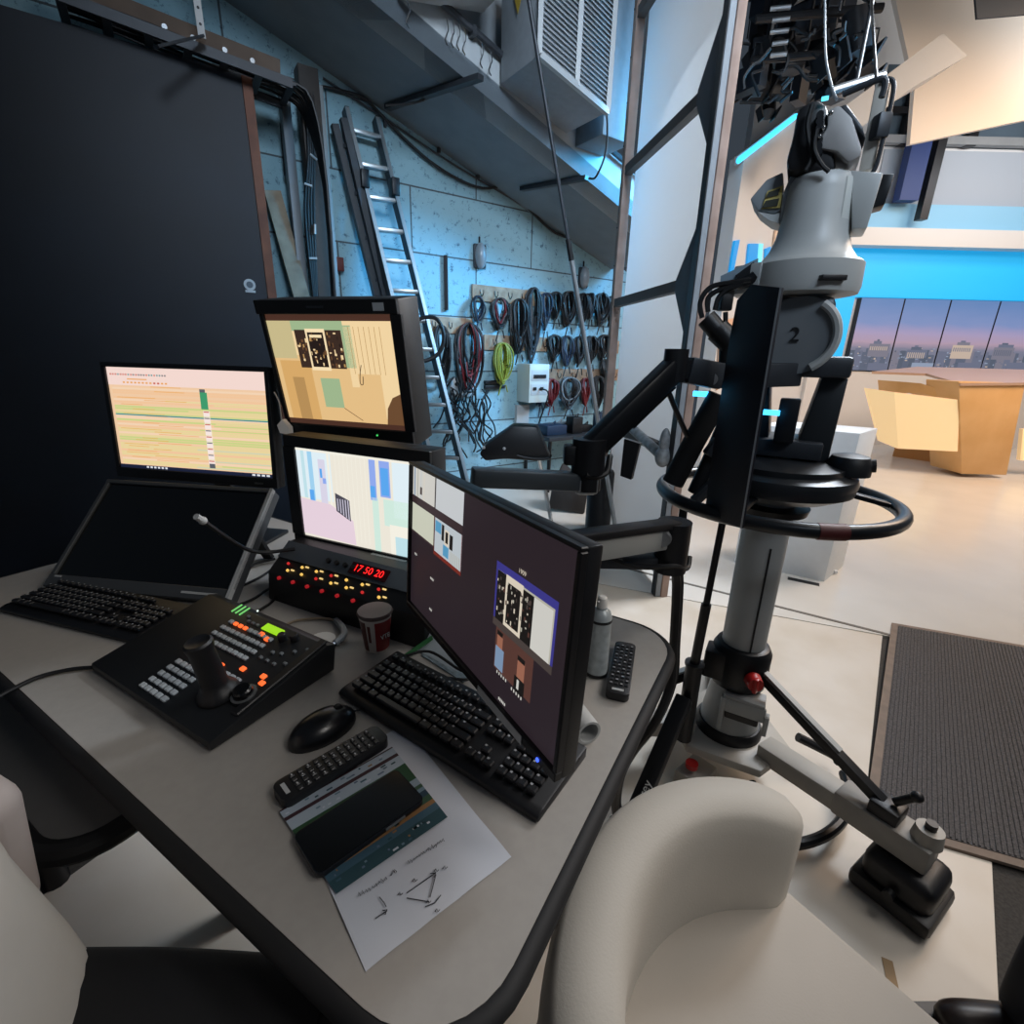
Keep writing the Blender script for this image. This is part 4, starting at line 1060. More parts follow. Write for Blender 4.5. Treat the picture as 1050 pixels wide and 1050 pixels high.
# rack housing behind the two
t = thing('monitor_rack', 'black rack housing behind the two stacked monitors', 'rack', DS(-1.0, .9))
MR = frame((-.394, 1.181, 0), -24)
for s_ in (-.25, -.04):
    m = MB(); m.box(MR @ Vector((s_, .24, (DZ + 1.3) / 2)), (.02, .05, 1.3 - DZ), Matrix.Rotation(R(-24), 3, 'Z'), .002); m.build('upright', MATS['rack_black'], t, True)
m = MB(); m.box(MR @ Vector((0, .22, DZ + .06)), (.45, .14, .12), Matrix.Rotation(R(-24), 3, 'Z'), .004); m.build('base_unit', MATS['rack_black'], t, True)
# intercom panel with clock
MI = frame((-.395, 1.075, DZ), -26)
t = thing('intercom_panel', 'sloping black intercom panel with red clock and lit keys under the rack monitors', 'intercom panel', MI)
wI = .5
def prof(x): return [(x, -.04, .0), (x, -.03, .075), (x, .045, .135), (x, .16, .135), (x, .16, 0)]
m = MB(); m.prism([Vector(p) for p in prof(-wI / 2)], (wI, 0, 0), bev=.003); m.build('housing', MATS['rack_black'], t)
# slope face frame: from (-.03,.075) to (.045,.135)
sd_ = Vector((0, .075, .06)); sl_ = sd_.length; ang = math.degrees(math.atan2(.06, .075))
MS = Matrix.Translation(Vector((0, .0075, .105))) @ Matrix.Rotation(R(ang - 90), 4, 'X')   # local Z along slope, -Y outward
m = MB(); m.box(MS @ Vector((0.0, -.002, .022)), (wI - .004, .004, .05), MS.to_3x3()); m.build('fascia', mat('slate_fascia', '#4a525a', .5), t)
m = MB(); m.box(MS @ Vector((.05, -.005, .02)), (.115, .004, .03), MS.to_3x3()); cw_ = m.build('clock_window', mat('red_window', '#3a0505', .2), t)
m = MB(); m.text('17 50 20', .026, MS @ Matrix.Translation(Vector((.05, -.0078, .02))) @ Matrix.Rotation(R(90), 4, 'X')); m.build('clock_digits', E('#ff2020', 2.0), cw_)
MF = Matrix.Translation(Vector((0, -.035, .04))) @ Matrix.Rotation(R(-8), 4, 'X')
MQ = MS
kr = random.Random(2)
for r_, zz_ in ((0, -.014), (1, -.032)):
    for k in range(7):
        x = -.2 + .05 * k + r_ * .012
        m = MB(); m.cyl(MS @ Vector((x, -.001, zz_)), MS @ Vector((x, -.005, zz_)), .0035, seg=10)
        m.build('key_light', E('#ffcc66', 1.0) if (k + r_) % 3 else E('#d02c2c', .9), t)
        if (k * 3 + r_) % 4: 
            m = MB(); m.box(MS @ Vector((x + .014, -.002, zz_ + .004)), (.01, .003, .0035), MS.to_3x3()); m.build('key_legend', E('#ffd98a', .9), t)
for k in range(6):
    m = MB(); m.cyl(MF @ Vector((-.205 + .05 * k, .004, .028)), MF @ Vector((-.205 + .05 * k, -.006, .028)), .0045, seg=10); m.build('red_key', E('#b01c24', .7), t)
m = MB()
for k in range(4): m.cyl(MS @ Vector((-.08 + .028 * k, -.003, .02)), MS @ Vector((-.08 + .028 * k, -.012, .02)), .006, seg=10)
m.build('knobs', BLK, t)
# gooseneck microphone
g0 = MI @ Vector((-.2, .02, .13))
t = thing('gooseneck_microphone', 'thin gooseneck microphone leaning left from the intercom panel', 'microphone', g0)
g1 = atd(258, 565, math.hypot(g0.x, g0.y) - .01); g2 = atd(208, 534, 1.2)
m = MB(); m.tube([g0, g1, g2], .005); m.build('stem', BLKM, t, True)
m = MB(); m.ell(g2, (.009, .009, .009)); m.tube([g2, g2 + (g2 - g1) * .12], .007, smooth=False); m.build('capsule', LGREY, t, True)

# big right monitor
M4 = frame((-.068, .726, 1.009), -58.2, -3.8, -.9)
W4, H4 = .53, .298
t = monitor('multiview_monitor', 'large black monitor turned sideways showing small camera windows on dark grey', M4, W4, H4, (.006, .014, .006, .008), .024)
pm = ['#2b2228', '#d8d6cf', '#cfd3d6', '#d3d5c2', '#c3ccd2', '#3b2d30', '#3d3a8c', '#1a1817', '#e4d8c4', '#7f97b5', '#b9b6a8', '#5a3b34', '#8a3a30', '#5aa0c8', '#a06a55', '#7c2d24', '#4b423f']
m = MB(); L = [(0, 0, 1, 1, 0, 0)]
L += [(.005, .01, .215, .2, 1, 1), (.225, .01, .44, .2, 2, 1), (.005, .255, .215, .45, 3, 1), (.225, .255, .44, .475, 4, 1), (.0, .2, .44, .25, 5, 1), (.22, .475, .44, .5, 15, 1), (.22, .255, .223, .5, 15, 2), (.437, .255, .44, .5, 15, 2), (.0, .45, .22, .465, 5, 1)]
for k, mi in enumerate([9, 10, 4, 8, 1, 9]): L.append((.02 + .032 * k, .01, .03 + .03 * k, .2, mi, 2))
L += [(.08, .12, .1, .17, 16, 3), (.285, .27, .305, .37, 7, 3), (.31, .29, .345, .385, 8, 3), (.318, .3, .338, .37, 7, 4), (.35, .3, .375, .39, 7, 3), (.3, .39, .345, .46, 13, 3), (.23, .27, .28, .34, 13, 2)]
for k in range(6): L.append((.36 + .013 * k, .4, .365 + .013 * k, .47, 10, 3))
# lower right programme window
L += [(.66, .26, .945, .56, 6, 1), (.67, .3, .935, .56, 10, 2), (.67, .3, .715, .56, 7, 3), (.715, .295, .8, .56, 8, 3), (.725, .33, .79, .54, 7, 4), (.8, .31, .85, .56, 7, 3), (.85, .31, .93, .56, 1, 4), (.66, .56, .945, .6, 16, 3), (.68, .6, .87, .83, 11, 1)]
rnd = random.Random(9)
for k in range(60):
    a = rnd.uniform(.672, .84); y = rnd.uniform(.32, .54)
    L.append((a, y, a + rnd.uniform(.003, .008), y + rnd.uniform(.008, .025), rnd.choice([8, 10, 11, 16]), 5))
L += [(.69, .62, .72, .71, 14, 2), (.80, .66, .835, .77, 14, 2), (.685, .7, .73, .82, 9, 3), (.79, .76, .84, .84, 7, 3), (.69, .61, .72, .635, 7, 4), (.8, .645, .835, .67, 7, 4), (.805, .77, .815, .82, 1, 5)]
for (a, b, n_, st) in ((.04, .6, 3, .008), (.2, .67, 4, .008), (.2, .89, 3, .008), (.7, .83, 5, .012), (.78, .84, 5, .012), (.72, .965, 5, .008), (.87, .52, 2, .01)):
    for k in range(n_): L.append((a + st * k, b, a + st * k + .005, b + .016, 1, 4))
rects(m, I4, W4, H4, L, .0002)
m.text('1909', .0095, Matrix.Translation(Vector(((.79 - .5) * W4, -.0012, (.5 - .235) * H4))) @ Matrix.Rotation(R(90), 4, 'X'), mi=8)
m.build('screen', [E(c, .85) for c in pm], t, flat=True)
m = MB(); m.box((.13, -.0085, -.156), (.13, .001, .0135)); m.build('spec_label', mat('label_paper', '#b9bcbd', .5), BEZ[t.name])
m = MB(); m.cyl((.235, -.0075, -.156), (.235, -.009, -.156), .003, seg=8); m.build('power_light', E('#4060ff', 2), BEZ[t.name])
m = MB(); m.box((0, .045, 0), (.1, .02, .1), None, .003); m.build('arm_plate', DGREY, t)

# folding desk arm behind that monitor
pA = M4 @ Vector((0, .06, 0)); el = atd(690, 552, 1.06); el2 = el - Vector((0, 0, .055))
post = Vector((.06, 1.02, DZ))
t = thing('monitor_mount', 'folding monitor arm with silver upper bar and black joint behind the large monitor', 'monitor arm', post)
m = MB(); m.cyl(post, post + Vector((0, 0, .2)), .018); m.box(post + Vector((0, 0, .012)), (.09, .09, .024), None, .004); m.build('post', BLKM, t, True)
m = MB(); m.bar(pA + Vector((.02, .03, .02)), el + Vector((0, 0, .005)), .03, .05, bev=.006); m.build('upper_bar', mat('brushed_silver', '#b4b6b3', .35, .25), t, True)
m = MB(); m.bar(pA + Vector((.02, .03, .05)), el + Vector((0, 0, .035)), .042, .016, bev=.004); m.build('upper_cover', BLK, t, True)
m = MB(); m.bar(post + Vector((0, 0, .19)), el2 - Vector((0, 0, .0)), .04, .03, bev=.005); m.build('lower_bar', DGREY, t, True)
m = MB(); m.cyl(el + Vector((0, 0, -.075)), el + Vector((0, 0, .04)), .036); m.build('elbow', BLK, t, True)
m = MB(); m.cyl(el + Vector((-.03, -.03, .012)), el + Vector((-.036, -.04, .012)), .017, seg=16); m.build('pivot_cap', ALU, t, True)
m = MB(); m.tube([el + Vector((-.16, -.02, -.03)), el + Vector((-.08, -.03, -.055)), el + Vector((0, -.035, -.05)), el + Vector((.04, 0, -.07)), el + Vector((.05, .02, -.05))], .006); m.build('arm_lead', CAB, t, True)
# cable bundle dropping from elbow to the floor
pts = [el2 + Vector((.02, .03, -.02)), atd(694, 600, 1.13), atd(691, 660, 1.14), atd(688, 700, 1.13), atd(672, 740, 1.08), atd(648, 772, 1.06), atd(634, 800, 1.08), atd(631, 830, 1.12), atz(641, 856, .02)]
m = MB(); m.tube(pts, .0115, seg=10); m.tube([p + Vector((.012, .01, 0)) for p in pts], .008, seg=8)
tag(m.build('cable_bundle', CAB), 'thick black cable bundle curving down from the arm joint past the desk edge', 'cable')

# ------------------------------------------------------------------ controller desk panel
MC = DM(-.938, .43, 1)
t = thing('camera_controller', 'black camera control panel with joystick and orange lit buttons on the desk', 'control panel', MC)
cw, cd, h0, h1 = .41, .262, .02, .072
def topz(y): return h0 + (h1 - h0) * (y + cd / 2) / cd
m = MB(); m.prism([Vector((-cw / 2, -cd / 2, 0.004)), Vector((-cw / 2, -cd / 2, h0)), Vector((-cw / 2, cd / 2 - .02, topz(cd / 2 - .02))), Vector((-cw / 2, cd / 2, h1 - .012)), Vector((-cw / 2, cd / 2 - .01, 0.004))], (cw, 0, 0), bev=.003)
m.build('housing', mat('controller_black', '#1b1d20', .45, noise=.1), t)
sa = math.atan2(h1 - h0, cd)
MT = Matrix.Translation(Vector((0, 0, (h0 + h1) / 2))) @ Matrix.Rotation(sa, 4, 'X')
def ctl(x, y, z=0): return MT @ Vector((x, y, z))
MT3 = MT.to_3x3()
KEYG = mat('key_grey', '#b3babf', .4); KEYO = E('#ff6a30', 1.3); KEYD = mat('key_dark', '#6c7276', .4)
def button(x, y, s=.0095, mt=KEYG, nm='button'):
    m = MB(); m.box(ctl(x, y, .002), (s, s * .8, .005), MT3, .001, seg=1); m.build(nm, mt, t)
# keypad block lower left: 5 x 5 grey
for r_ in range(5):
    for k in range(5):
        button(-.035 + .0185 * k, -.116 + .0165 * r_, .0125)
# middle rows
for r_ in range(4):
    for k in range(9):
        if (r_ == 3 and k in (1, 2, 3)): button(-.03 + .0165 * k - .02, -.005 + .019 * r_ + .02, .01, KEYO, 'lit_button'); continue
        if k < 2 and r_ < 1: continue
        button(-.03 + .0165 * k - .02, -.005 + .019 * r_ + .02, .0115)
for (x, y) in ((.055, -.018), (.105, -.005), (.16, .0), (.172, -.012), (.168, -.035), (.05, .075), (.075, .07), (-.008, -.03), (-.06, -.02)): button(x, y, .0115, KEYO, 'lit_button')
for r_ in range(2):
    for k in range(5): button(.055 + .017 * k, -.045 + .017 * r_ + .0, .012)
for (x, y) in ((.12, .05), (.14, .055), (.16, .07), (.18, .085), (.11, .03), (.13, .03), (.15, .03), (.0, .09), (.015, .09), (-.015, .09), (-.03, .1), (.17, .04)): button(x, y, .008, KEYD)
m = MB(); m.box(ctl(.06, .095, .0015), (.055, .017, .003), MT3); m.build('lcd_display', E('#9ddc1e', 1.0), t)
m = MB()
for k in range(3): m.box(ctl(-.085 + .014 * k, .108, .001), (.0035, .026, .002), MT3)
m.build('level_leds', E('#7fe07a', .8), t)
m = MB(); m.cyl(ctl(-.03, .122, 0), ctl(-.03, .122, .002), .002, seg=8); m.build('status_led', E('#e8fff0', 1.5), t)
for (x, y) in ((.105, .085), (.13, .095)):
    m = MB(); m.lathe([(.009, 0), (.009, .012), (.007, .015), (0, .015)], Matrix.Translation(ctl(x, y, 0)) @ MT3.to_4x4(), 16); m.build('dial', BLK, t)
m = MB(); m.lathe([(.024, 0), (.024, .004), (.018, .006), (.017, .016), (.014, .019), (0, .019)], Matrix.Translation(ctl(.168, -.045, 0)) @ MT3.to_4x4(), 24); wh = m.build('rotary_wheel', BLKG, t)
m = MB(); m.lathe([(.0195, .0055), (.022, .0055), (.022, .007), (.0195, .007)], Matrix.Translation(ctl(.168, -.045, 0)) @ MT3.to_4x4(), 24); m.build('wheel_ring', ALU, wh)
m = MB(); m.lathe([(.036, 0), (.036, .004), (.03, .014), (.024, .02), (.022, .03), (.0205, .095), (.0235, .108), (.0235, .113), (.02, .117), (.012, .114), (0, .113)], Matrix.Translation(ctl(.118, -.062, 0)) @ MT3.to_4x4() @ Matrix.Rotation(R(-3), 4, 'X') @ Matrix.Rotation(R(-2), 4, 'Y'), 24); m.build('joystick', BLK, t)
m = MB(); m.box(ctl(.19, .02, .002), (.018, .2, .006), MT3, .002, seg=1); m.build('side_rest', BLK, t)
# ------------------------------------------------------------------ keyboards
def keyboard(name, M, label, w=.45, d=.15, keycol=None):
    t = thing(name, label, 'keyboard', M)
    m = MB(); P = [(-d / 2, .002), (-d / 2, .012), (-d / 2 + .012, .017), (d / 2 - .03, .023), (d / 2, .024), (d / 2, .002)]
    m.prism([Vector((-w / 2, a, b)) for a, b in P], (w, 0, 0), bev=.004); m.build('case', BLK, t)
    m = MB(); kc = mat('key_cap', '#1d1e22', .4); lg = mat('key_legend', '#9a9ea3', .5)
    sl__ = math.atan2(.006, d)
    Rm = Matrix.Rotation(sl__, 3, 'X')
    def key(x, y, kw, kd=.0155, leg=True):
        z = .0205 + (y + d / 2) * .05
        m.box((x, y, z + .003), (kw - .0025, kd - .002, .009), Rm, .002, seg=1)
        if leg: m.poly([Vector((x - kw * .3 + a, y + .002 + b, z + .00805 + b * .04)) for a, b in ((0, 0), (.0042, 0), (.0042, .0036), (0, .0036))], 1)
    p = .0183
    x0 = -w / 2 + .016
    for r_ in range(5):
        y = -d / 2 + .026 + p * r_
        if r_ == 0:
            for k, kw in ((0, 1.3), (1.3, 1.2), (2.5, 1.2)): key(x0 + (k + kw / 2) * p, y, kw * p)
            key(x0 + (3.7 + 3) * p, y, 6 * p, leg=False)
            for k in range(4): key(x0 + (9.7 + k * 1.3 + .65) * p, y, 1.3 * p)
        else:
            st = [0, 2.1, 1.7, 1.4, 1.0][r_]
            key(x0 + st / 2 * p, y, st * p)
            n_ = [0, 10, 11, 12, 12][r_]
            for k in range(n_): key(x0 + (st + k + .5) * p, y, p)
            rem = 14.9 - st - n_; key(x0 + (st + n_ + rem / 2) * p, y, rem * p)
        if r_ == 0 or r_ == 1:
            ks = (0, 1, 2) if r_ == 0 else (1,)
            for k in ks: key(x0 + (15.3 + k + .5) * p, y, p)
        if r_ in (3, 4):
            for k in range(3): key(x0 + (15.3 + k + .5) * p, y, p)
        for k in range(4): key(x0 + (18.7 + k + .5) * p, y, p)
    for k in range(13): key(x0 + (k * 1.15 + .5) * p, -d / 2 + .026 + p * 5.35, p, .012)
    for k in range(3): key(x0 + (15.3 + k + .5) * p, -d / 2 + .026 + p * 5.35, p, .012)
    m.build('keys', [kc, lg], t)
    return t
keyboard('keyboard', DM(-.437, .562, -4.5), 'black keyboard in front of the large sideways monitor')
keyboard('keyboard', DM(-1.40, .405, 14), 'black keyboard below the tilted dark display, left of the control panel')
# mouse
MMo = DM(-.617, .43, -12)
t = thing('computer_mouse', 'black computer mouse on the desk in front of the keyboard', 'mouse', MMo)
m = MB(); m.ell((0, 0, .004), (.036, .06, .035), u=28, v=18)
bmesh.ops.bisect_plane(m.bm, geom=m.bm.verts[:] + m.bm.edges[:] + m.bm.faces[:], plane_co=(0, 0, 0.001), plane_no=(0, 0, -1), clear_outer=True)
m.build('shell', mat('mouse_black', '#131417', .28), t)
m = MB(); m.cyl((-.004, .03, .031), (.004, .03, .031), .008, seg=14); m.build('scroll_wheel', RUB, t)
m = MB(); m.tube([(0, .057, .008), (.005, .075, .006), (.03, .1, .004), (.06, .12, .003), (.1, .12, .003)], .002, seg=6); m.build('lead', CAB, t)
m = MB(); m.text('logi', .012, Matrix.Translation(Vector((.0, -.022, .0352))) @ Matrix.Rotation(R(14), 4, 'X')); 
m.build('maker_mark', GREY, t)
# remotes
def remote(M, label, w, l, th):
    t = thing('remote_control', label, 'remote control', M)
    m = MB(); m.prism([Vector((x, y, .001)) for x, y in [(a, b) for a, b in rrect(-w / 2, w / 2, -l / 2, l / 2, .012, 5)]], (0, 0, th), bev=.003); m.build('body', BLK, t)
    m = MB(); n = int(l * .82 / .0125)
    for r_ in range(n):
        for k in range(4):
            m.box((-w * .33 + w * .22 * k, -l / 2 + .028 + .0125 * r_, th + .0015), (w * .16, .0075, .004), None, .001, seg=1, mi=0)
            if (r_ + k) % 2 == 0: m.poly([Vector((-w * .33 + w * .22 * k + a, -l / 2 + .028 + .0125 * r_ + b, th + .0037)) for a, b in ((-.002, -.001), (.002, -.001), (.002, .001), (-.002, .001))], 1)
    m.build('buttons', [mat('remote_key', '#2b2d31', .4), mat('remote_print', '#b9bcc0', .5)], t)
    m = MB(); m.box((0, -l / 2 + .012, th + .001), (w * .5, .006, .001)); m.build('maker_strip', LGREY, t)
remote(DM(-.537, .387, -16 + 3), 'black remote control lying on top of the printed paper', .046, .175, .018)
remote(DM(-.232, .868, 13), 'black remote control beside the spray can at the desk end', .045, .185, .018)
# paper with printed chart
MP = DM(-.412, .349, -33.5 + 56)
a = atz(375, 997, DZ); b = atz(519, 884, DZ); ex = (b - a).normalized(); ey = Vector((-ex.y, ex.x, 0))
PM = Matrix((ex, ey, Vector((0, 0, 1)))).transposed().to_4x4(); PM.translation = a + Vector((0, 0, .0006))
t = thing('paper_sheet', 'white paper sheet with printed colour schedule and a hand drawn triangle', 'paper', PM)
PW, PH = .20, .30
m = MB()
nx, ny = 12, 18
gv = [[m.bm.verts.new(Vector((PW * i / nx, PH * j / ny, .0005 + .0022 * math.sin(i * .9 + j * .35) ** 2 * (.5 + .5 * math.sin(j * .5)) + (.004 * max(0, (i / nx - .75)) * 4 * max(0, j / ny - .3))))) for j in range(ny + 1)] for i in range(nx + 1)]
for i in range(nx):
    for j in range(ny):
        m.bm.faces.new((gv[i][j], gv[i + 1][j], gv[i + 1][j + 1], gv[i][j + 1]))
pme = m.build('sheet', mat('white_paper', '#c9ced8', .7, noise=.04, nscale=10), t)
def wp(x, y): return PM.inverted() @ atz(x, y, DZ + .004)
cq = [wp(x, y) for x, y in [(345, 917), (459, 838), (402, 766), (286, 832)]]   # near-left, near-right, far-right, far-left
def cqp(s, tt):
    p = (cq[0] * (1 - s) + cq[1] * s) * (1 - tt) + (cq[3] * (1 - s) + cq[2] * s) * tt; return p
m = MB(); cols = ['#24464f', '#3b5a6b', '#8d6a44', '#2f4f3a', '#1f3a4d', '#6f8796', '#8d9fae', '#1f4a2c', '#a9b7c4', '#3a1f28', '#c3cad6', '#5f6f86']
bands = [(0, .12, 0), (.12, .19, 1), (.19, .235, 2), (.235, .3, 3), (.3, .36, 4), (.36, .4, 5), (.4, .44, 3), (.44, .52, 6), (.52, .74, 7), (.74, .86, 8), (.86, .9, 9), (.9, .985, 8), (.985, 1, 9)]
for (a_, b_, mi) in bands:
    m.poly([cqp(0, a_) + Vector((0, 0, .0005)), cqp(1, a_) + Vector((0, 0, .0005)), cqp(1, b_) + Vector((0, 0, .0005)), cqp(0, b_) + Vector((0, 0, .0005))], mi)
rnd = random.Random(4)
for k in range(90):
    b_ = rnd.choice([.02, .05, .08, .13, .16, .2, .25, .32, .37, .41, .46, .77, .8, .83, .92, .95]); s_ = rnd.uniform(0, .93)
    z = Vector((0, 0, .0009)); w_ = rnd.uniform(.01, .06)
    m.poly([cqp(s_, b_) + z, cqp(s_ + w_, b_) + z, cqp(s_ + w_, b_ + .018) + z, cqp(s_, b_ + .018) + z], rnd.choice([10, 11, 1, 5, 2, 0]))
m.build('printed_chart', [mat('print_' + c.strip('#'), c, .6) for c in cols], pme, flat=True)
m = MB()
def stroke(pts, r=.0006):
    m.tube([wp(x, y) + Vector((0, 0, .0004)) for x, y in pts], r, seg=4, smooth=False)
stroke([(417, 916), (447, 895)]); stroke([(441, 896), (447, 895), (445, 900)]); stroke([(447, 897), (441, 920)]); stroke([(417, 921), (440, 925)]); stroke([(436, 930), (446, 926), (452, 918)])
stroke([(385, 942), (397, 934)]); stroke([(392, 934), (397, 933), (395, 938)]); stroke([(389, 920), (394, 926), (396, 930)])
for (x, y) in ((447, 893), (456, 890), (410, 917), (439, 925), (448, 934), (425, 903)):
    stroke([(x - 2, y + 1), (x, y - 2), (x + 1, y + 1), (x + 3, y - 1)])
rnd = random.Random(8)
for (x0, y0, x1, y1, n) in ((368, 919, 398, 901, 9), (400, 898, 407, 893, 3), (418, 886, 456, 861, 14)):
    for k in range(n):
        f = k / n; x = x0 + (x1 - x0) * f; y = y0 + (y1 - y0) * f
        stroke([(x, y), (x + rnd.uniform(-1, 2), y - rnd.uniform(2, 4)), (x + 2, y - rnd.uniform(0, 2)), (x + rnd.uniform(1, 3), y + rnd.uniform(-2, 1))], .0004)
m.build('handwriting', mat('ink', '#2a2c33', .6), pme)
# phone on paper
q = [atz(x, y, DZ + .006) for x, y in [(304, 862), (333, 893), (432, 826), (403, 794)]]
cx_ = sum(q, Vector()) / 4; ex = ((q[2] - q[1]) + (q[3] - q[0])).normalized(); ey = Vector((-ex.y, ex.x, 0))
PMh = Matrix((ex, ey, Vector((0, 0, 1)))).transposed().to_4x4(); PMh.translation = Vector((cx_.x, cx_.y, DZ + .0045))
t = thing('mobile_phone', 'black mobile phone lying face up on the printed paper', 'phone', PMh)
pl_, pw_ = .16, .077
m = MB(); m.prism([Vector((x, y, 0)) for x, y in rrect(-pl_ / 2, pl_ / 2, -pw_ / 2, pw_ / 2, .01, 5)], (0, 0, .009), bev=.002); m.build('case', mat('phone_frame', '#2a2d33', .25, .6), t)
m = MB(); m.prism([Vector((x, y, .009)) for x, y in rrect(-pl_ / 2 + .002, pl_ / 2 - .002, -pw_ / 2 + .002, pw_ / 2 - .002, .008, 5)], (0, 0, .0004)); m.build('screen', mat('phone_glass', '#030304', .15), t)
m = MB(); m.box((.03, -pw_ / 2 - .0006, .005), (.03, .0014, .003)); m.build('side_key', ALU, t)
# second paper (translucent sheet corner under remote)
# cup
cb = atz(387, 664, DZ)
t = thing('paper_cup', 'red and white paper coffee cup before the intercom panel', 'cup', Vector((cb.x, cb.y, DZ)))
m = MB(); MCp = Matrix.Translation(Vector((cb.x, cb.y, DZ)))
hc = .092; m.lathe([(0, .003), (.023, .003), (.024, 0), (.0255, .002), (.0355, hc - .002), (.0375, hc), (.0355, hc + .001), (.034, hc - .003), (.0245, .008), (0, .008)], MCp, 32); m.build('wall', mat('cup_white', '#cfc8c2', .5), t, True)
CR = mat('cup_red', '#8a2a2a', .5); CB = mat('cup_brown', '#5a2f2b', .5)
camd = math.degrees(math.atan2(-cb.y, -cb.x))
def band_(a0, a1, z0, z1, mt, nm, inset=.0004):
    m = MB(); r = lambda z: .0255 + (.0355 - .0255) * z / hc + inset
    m.lathe([(r(z0), z0), (r(z1), z1)], MCp, 12, a0=a0, a1=a1); return m.build(nm, mt, t, True)
rp_ = band_(camd - 5, camd + 75, .006, hc - .012, CR, 'red_panel')
band_(camd - 75, camd - 40, .006, hc - .012, CB, 'figure_print')
band_(camd - 34, camd - 22, .03, hc - .02, CB, 'figure_print')
band_(camd - 170, camd - 90, .006, hc - .012, CR, 'red_panel')
m = MB()
m.lathe([(.0362, hc - .006), (.0385, hc - .001), (.0362, hc + .003)], MCp, 32); m.build('rim', mat('cup_rim', '#5b4a47', .5), t, True)
m = MB(); r_ = .0305 + .001; aa = R(camd + 35)
mt_ = Matrix.Translation(Vector((cb.x + .0318 * math.cos(aa), cb.y + .0318 * math.sin(aa), DZ + .042))) @ Matrix.Rotation(aa + R(90), 4, 'Z') @ Matrix.Rotation(R(84), 4, 'X')
m.text('VTE', .014, mt_, ext=.0006); m.build('lettering', WHITE, rp_, True)
# spray can
cb = atz(611, 690, DZ)
t = thing('spray_can', 'white and grey spray can standing on the desk behind the large monitor', 'can', cb)
m = MB(); m.lathe([(0, .001), (.021, .001), (.0235, .004), (.0225, .01), (.0225, .125), (.0235, .129), (.0225, .133), (.019, .145), (.011, .152), (.011, .156), (0, .156)], Matrix.Translation(cb), 28); m.build('body', mat('can_pale', '#b8c2c6', .35, .2, noise=.25, nscale=60), t, True)
m = MB(); m.lathe([(.0105, .155), (.0105, .166), (.009, .176), (.006, .179), (0, .179)], Matrix.Translation(cb), 20); m.cyl(cb + Vector((-.008, -.006, .17)), cb + Vector((-.0105, -.008, .17)), .002, seg=8); m.build('nozzle', WHITE, t, True)
m = MB(); m.lathe([(.0237, .003), (.024, .006), (.0237, .009)], Matrix.Translation(cb), 28); m.lathe([(.0232, .126), (.0238, .129), (.0232, .132)], Matrix.Translation(cb), 28); m.build('rim_rings', BLK, t, True)
# paper roll
ra = atz(604, 752, DZ + .023); rb2 = atz(566, 700, DZ + .023)
t = thing('paper_roll', 'pale rolled paper lying on the desk behind the keyboard end', 'roll', Vector((ra.x, ra.y, DZ)))
m = MB(); d_ = (ra - rb2); q_ = d_.to_track_quat('Z', 'Y').to_matrix().to_4x4(); q_.translation = rb2
m.lathe([(.0225, 0), (.0225, d_.length), (.018, d_.length), (.017, .0)], q_, 24); m.build('roll', mat('roll_paper', '#b7b9b8', .7), t, True)
# small dark bottle cap behind monitor
p = atz(594, 685, DZ); m = MB(); m.lathe([(.015, 0), (.015, .04), (.012, .045), (0, .045)], Matrix.Translation(p), 16); tag(m.build('ink_bottle', BLK), 'small black bottle beside the spray can', 'bottle')
# silver desk microphone base & cable
pts = [atz(x, y, DZ + .006) for x, y in [(288, 643), (305, 636), (330, 634), (345, 636)]] + [atz(352, 645, DZ + .012), atz(352, 652, DZ + .012), atz(343, 660, DZ + .012), atz(338, 668, DZ + .008)]
t = thing('audio_lead', 'pale audio lead with silver plug behind the control panel', 'cable', pts[-1])
m = MB(); m.tube(pts[:4], .0028, mi=0); m.tube(pts[3:7], .008, mi=1); m.build('lead', [mat('tan_cable', '#8a7a66', .5), GREY], t, True)
m = MB(); m.tube(pts[6:], .006, smooth=False); m.build('plug', CHROME, t, True)
m = MB(); m.lathe([(.03, .001), (.03, .002), (0, .003)], Matrix.Translation(atz(330, 656, DZ)), 20); tag(m.build('white_disc', WHITE), 'thin white disc on the desk by the silver plug', 'disc')
# black cables behind controller
for k, pp in enumerate([[(225, 612), (250, 600), (270, 590), (290, 575)], [(232, 625), (258, 615), (272, 606), (282, 600), (285, 596)], [(262, 628), (278, 618), (284, 610), (296, 600)], [(238, 607), (240, 595), (258, 580), (282, 573)]]):
    m = MB(); m.tube([atz(x, y, DZ + .006 + .002 * k) for x, y in pp], .0038, seg=6)
    tag(m.build('desk_cable', CAB), ['black cable on the desk running up behind the control panel', 'black cable curling by the left end of the intercom panel', 'short black cable in front of the intercom panel corner', 'black cable looping beside the tilted display edge'][k], 'cable')
m = MB(); m.tube([atz(x, y, DZ + .006) for x, y in [(-15, 722), (10, 708), (40, 694), (75, 686), (106, 684)]], .004)
tag(m.build('controller_cable', CAB), 'black cable lying across the desk to the left of the control panel', 'cable')
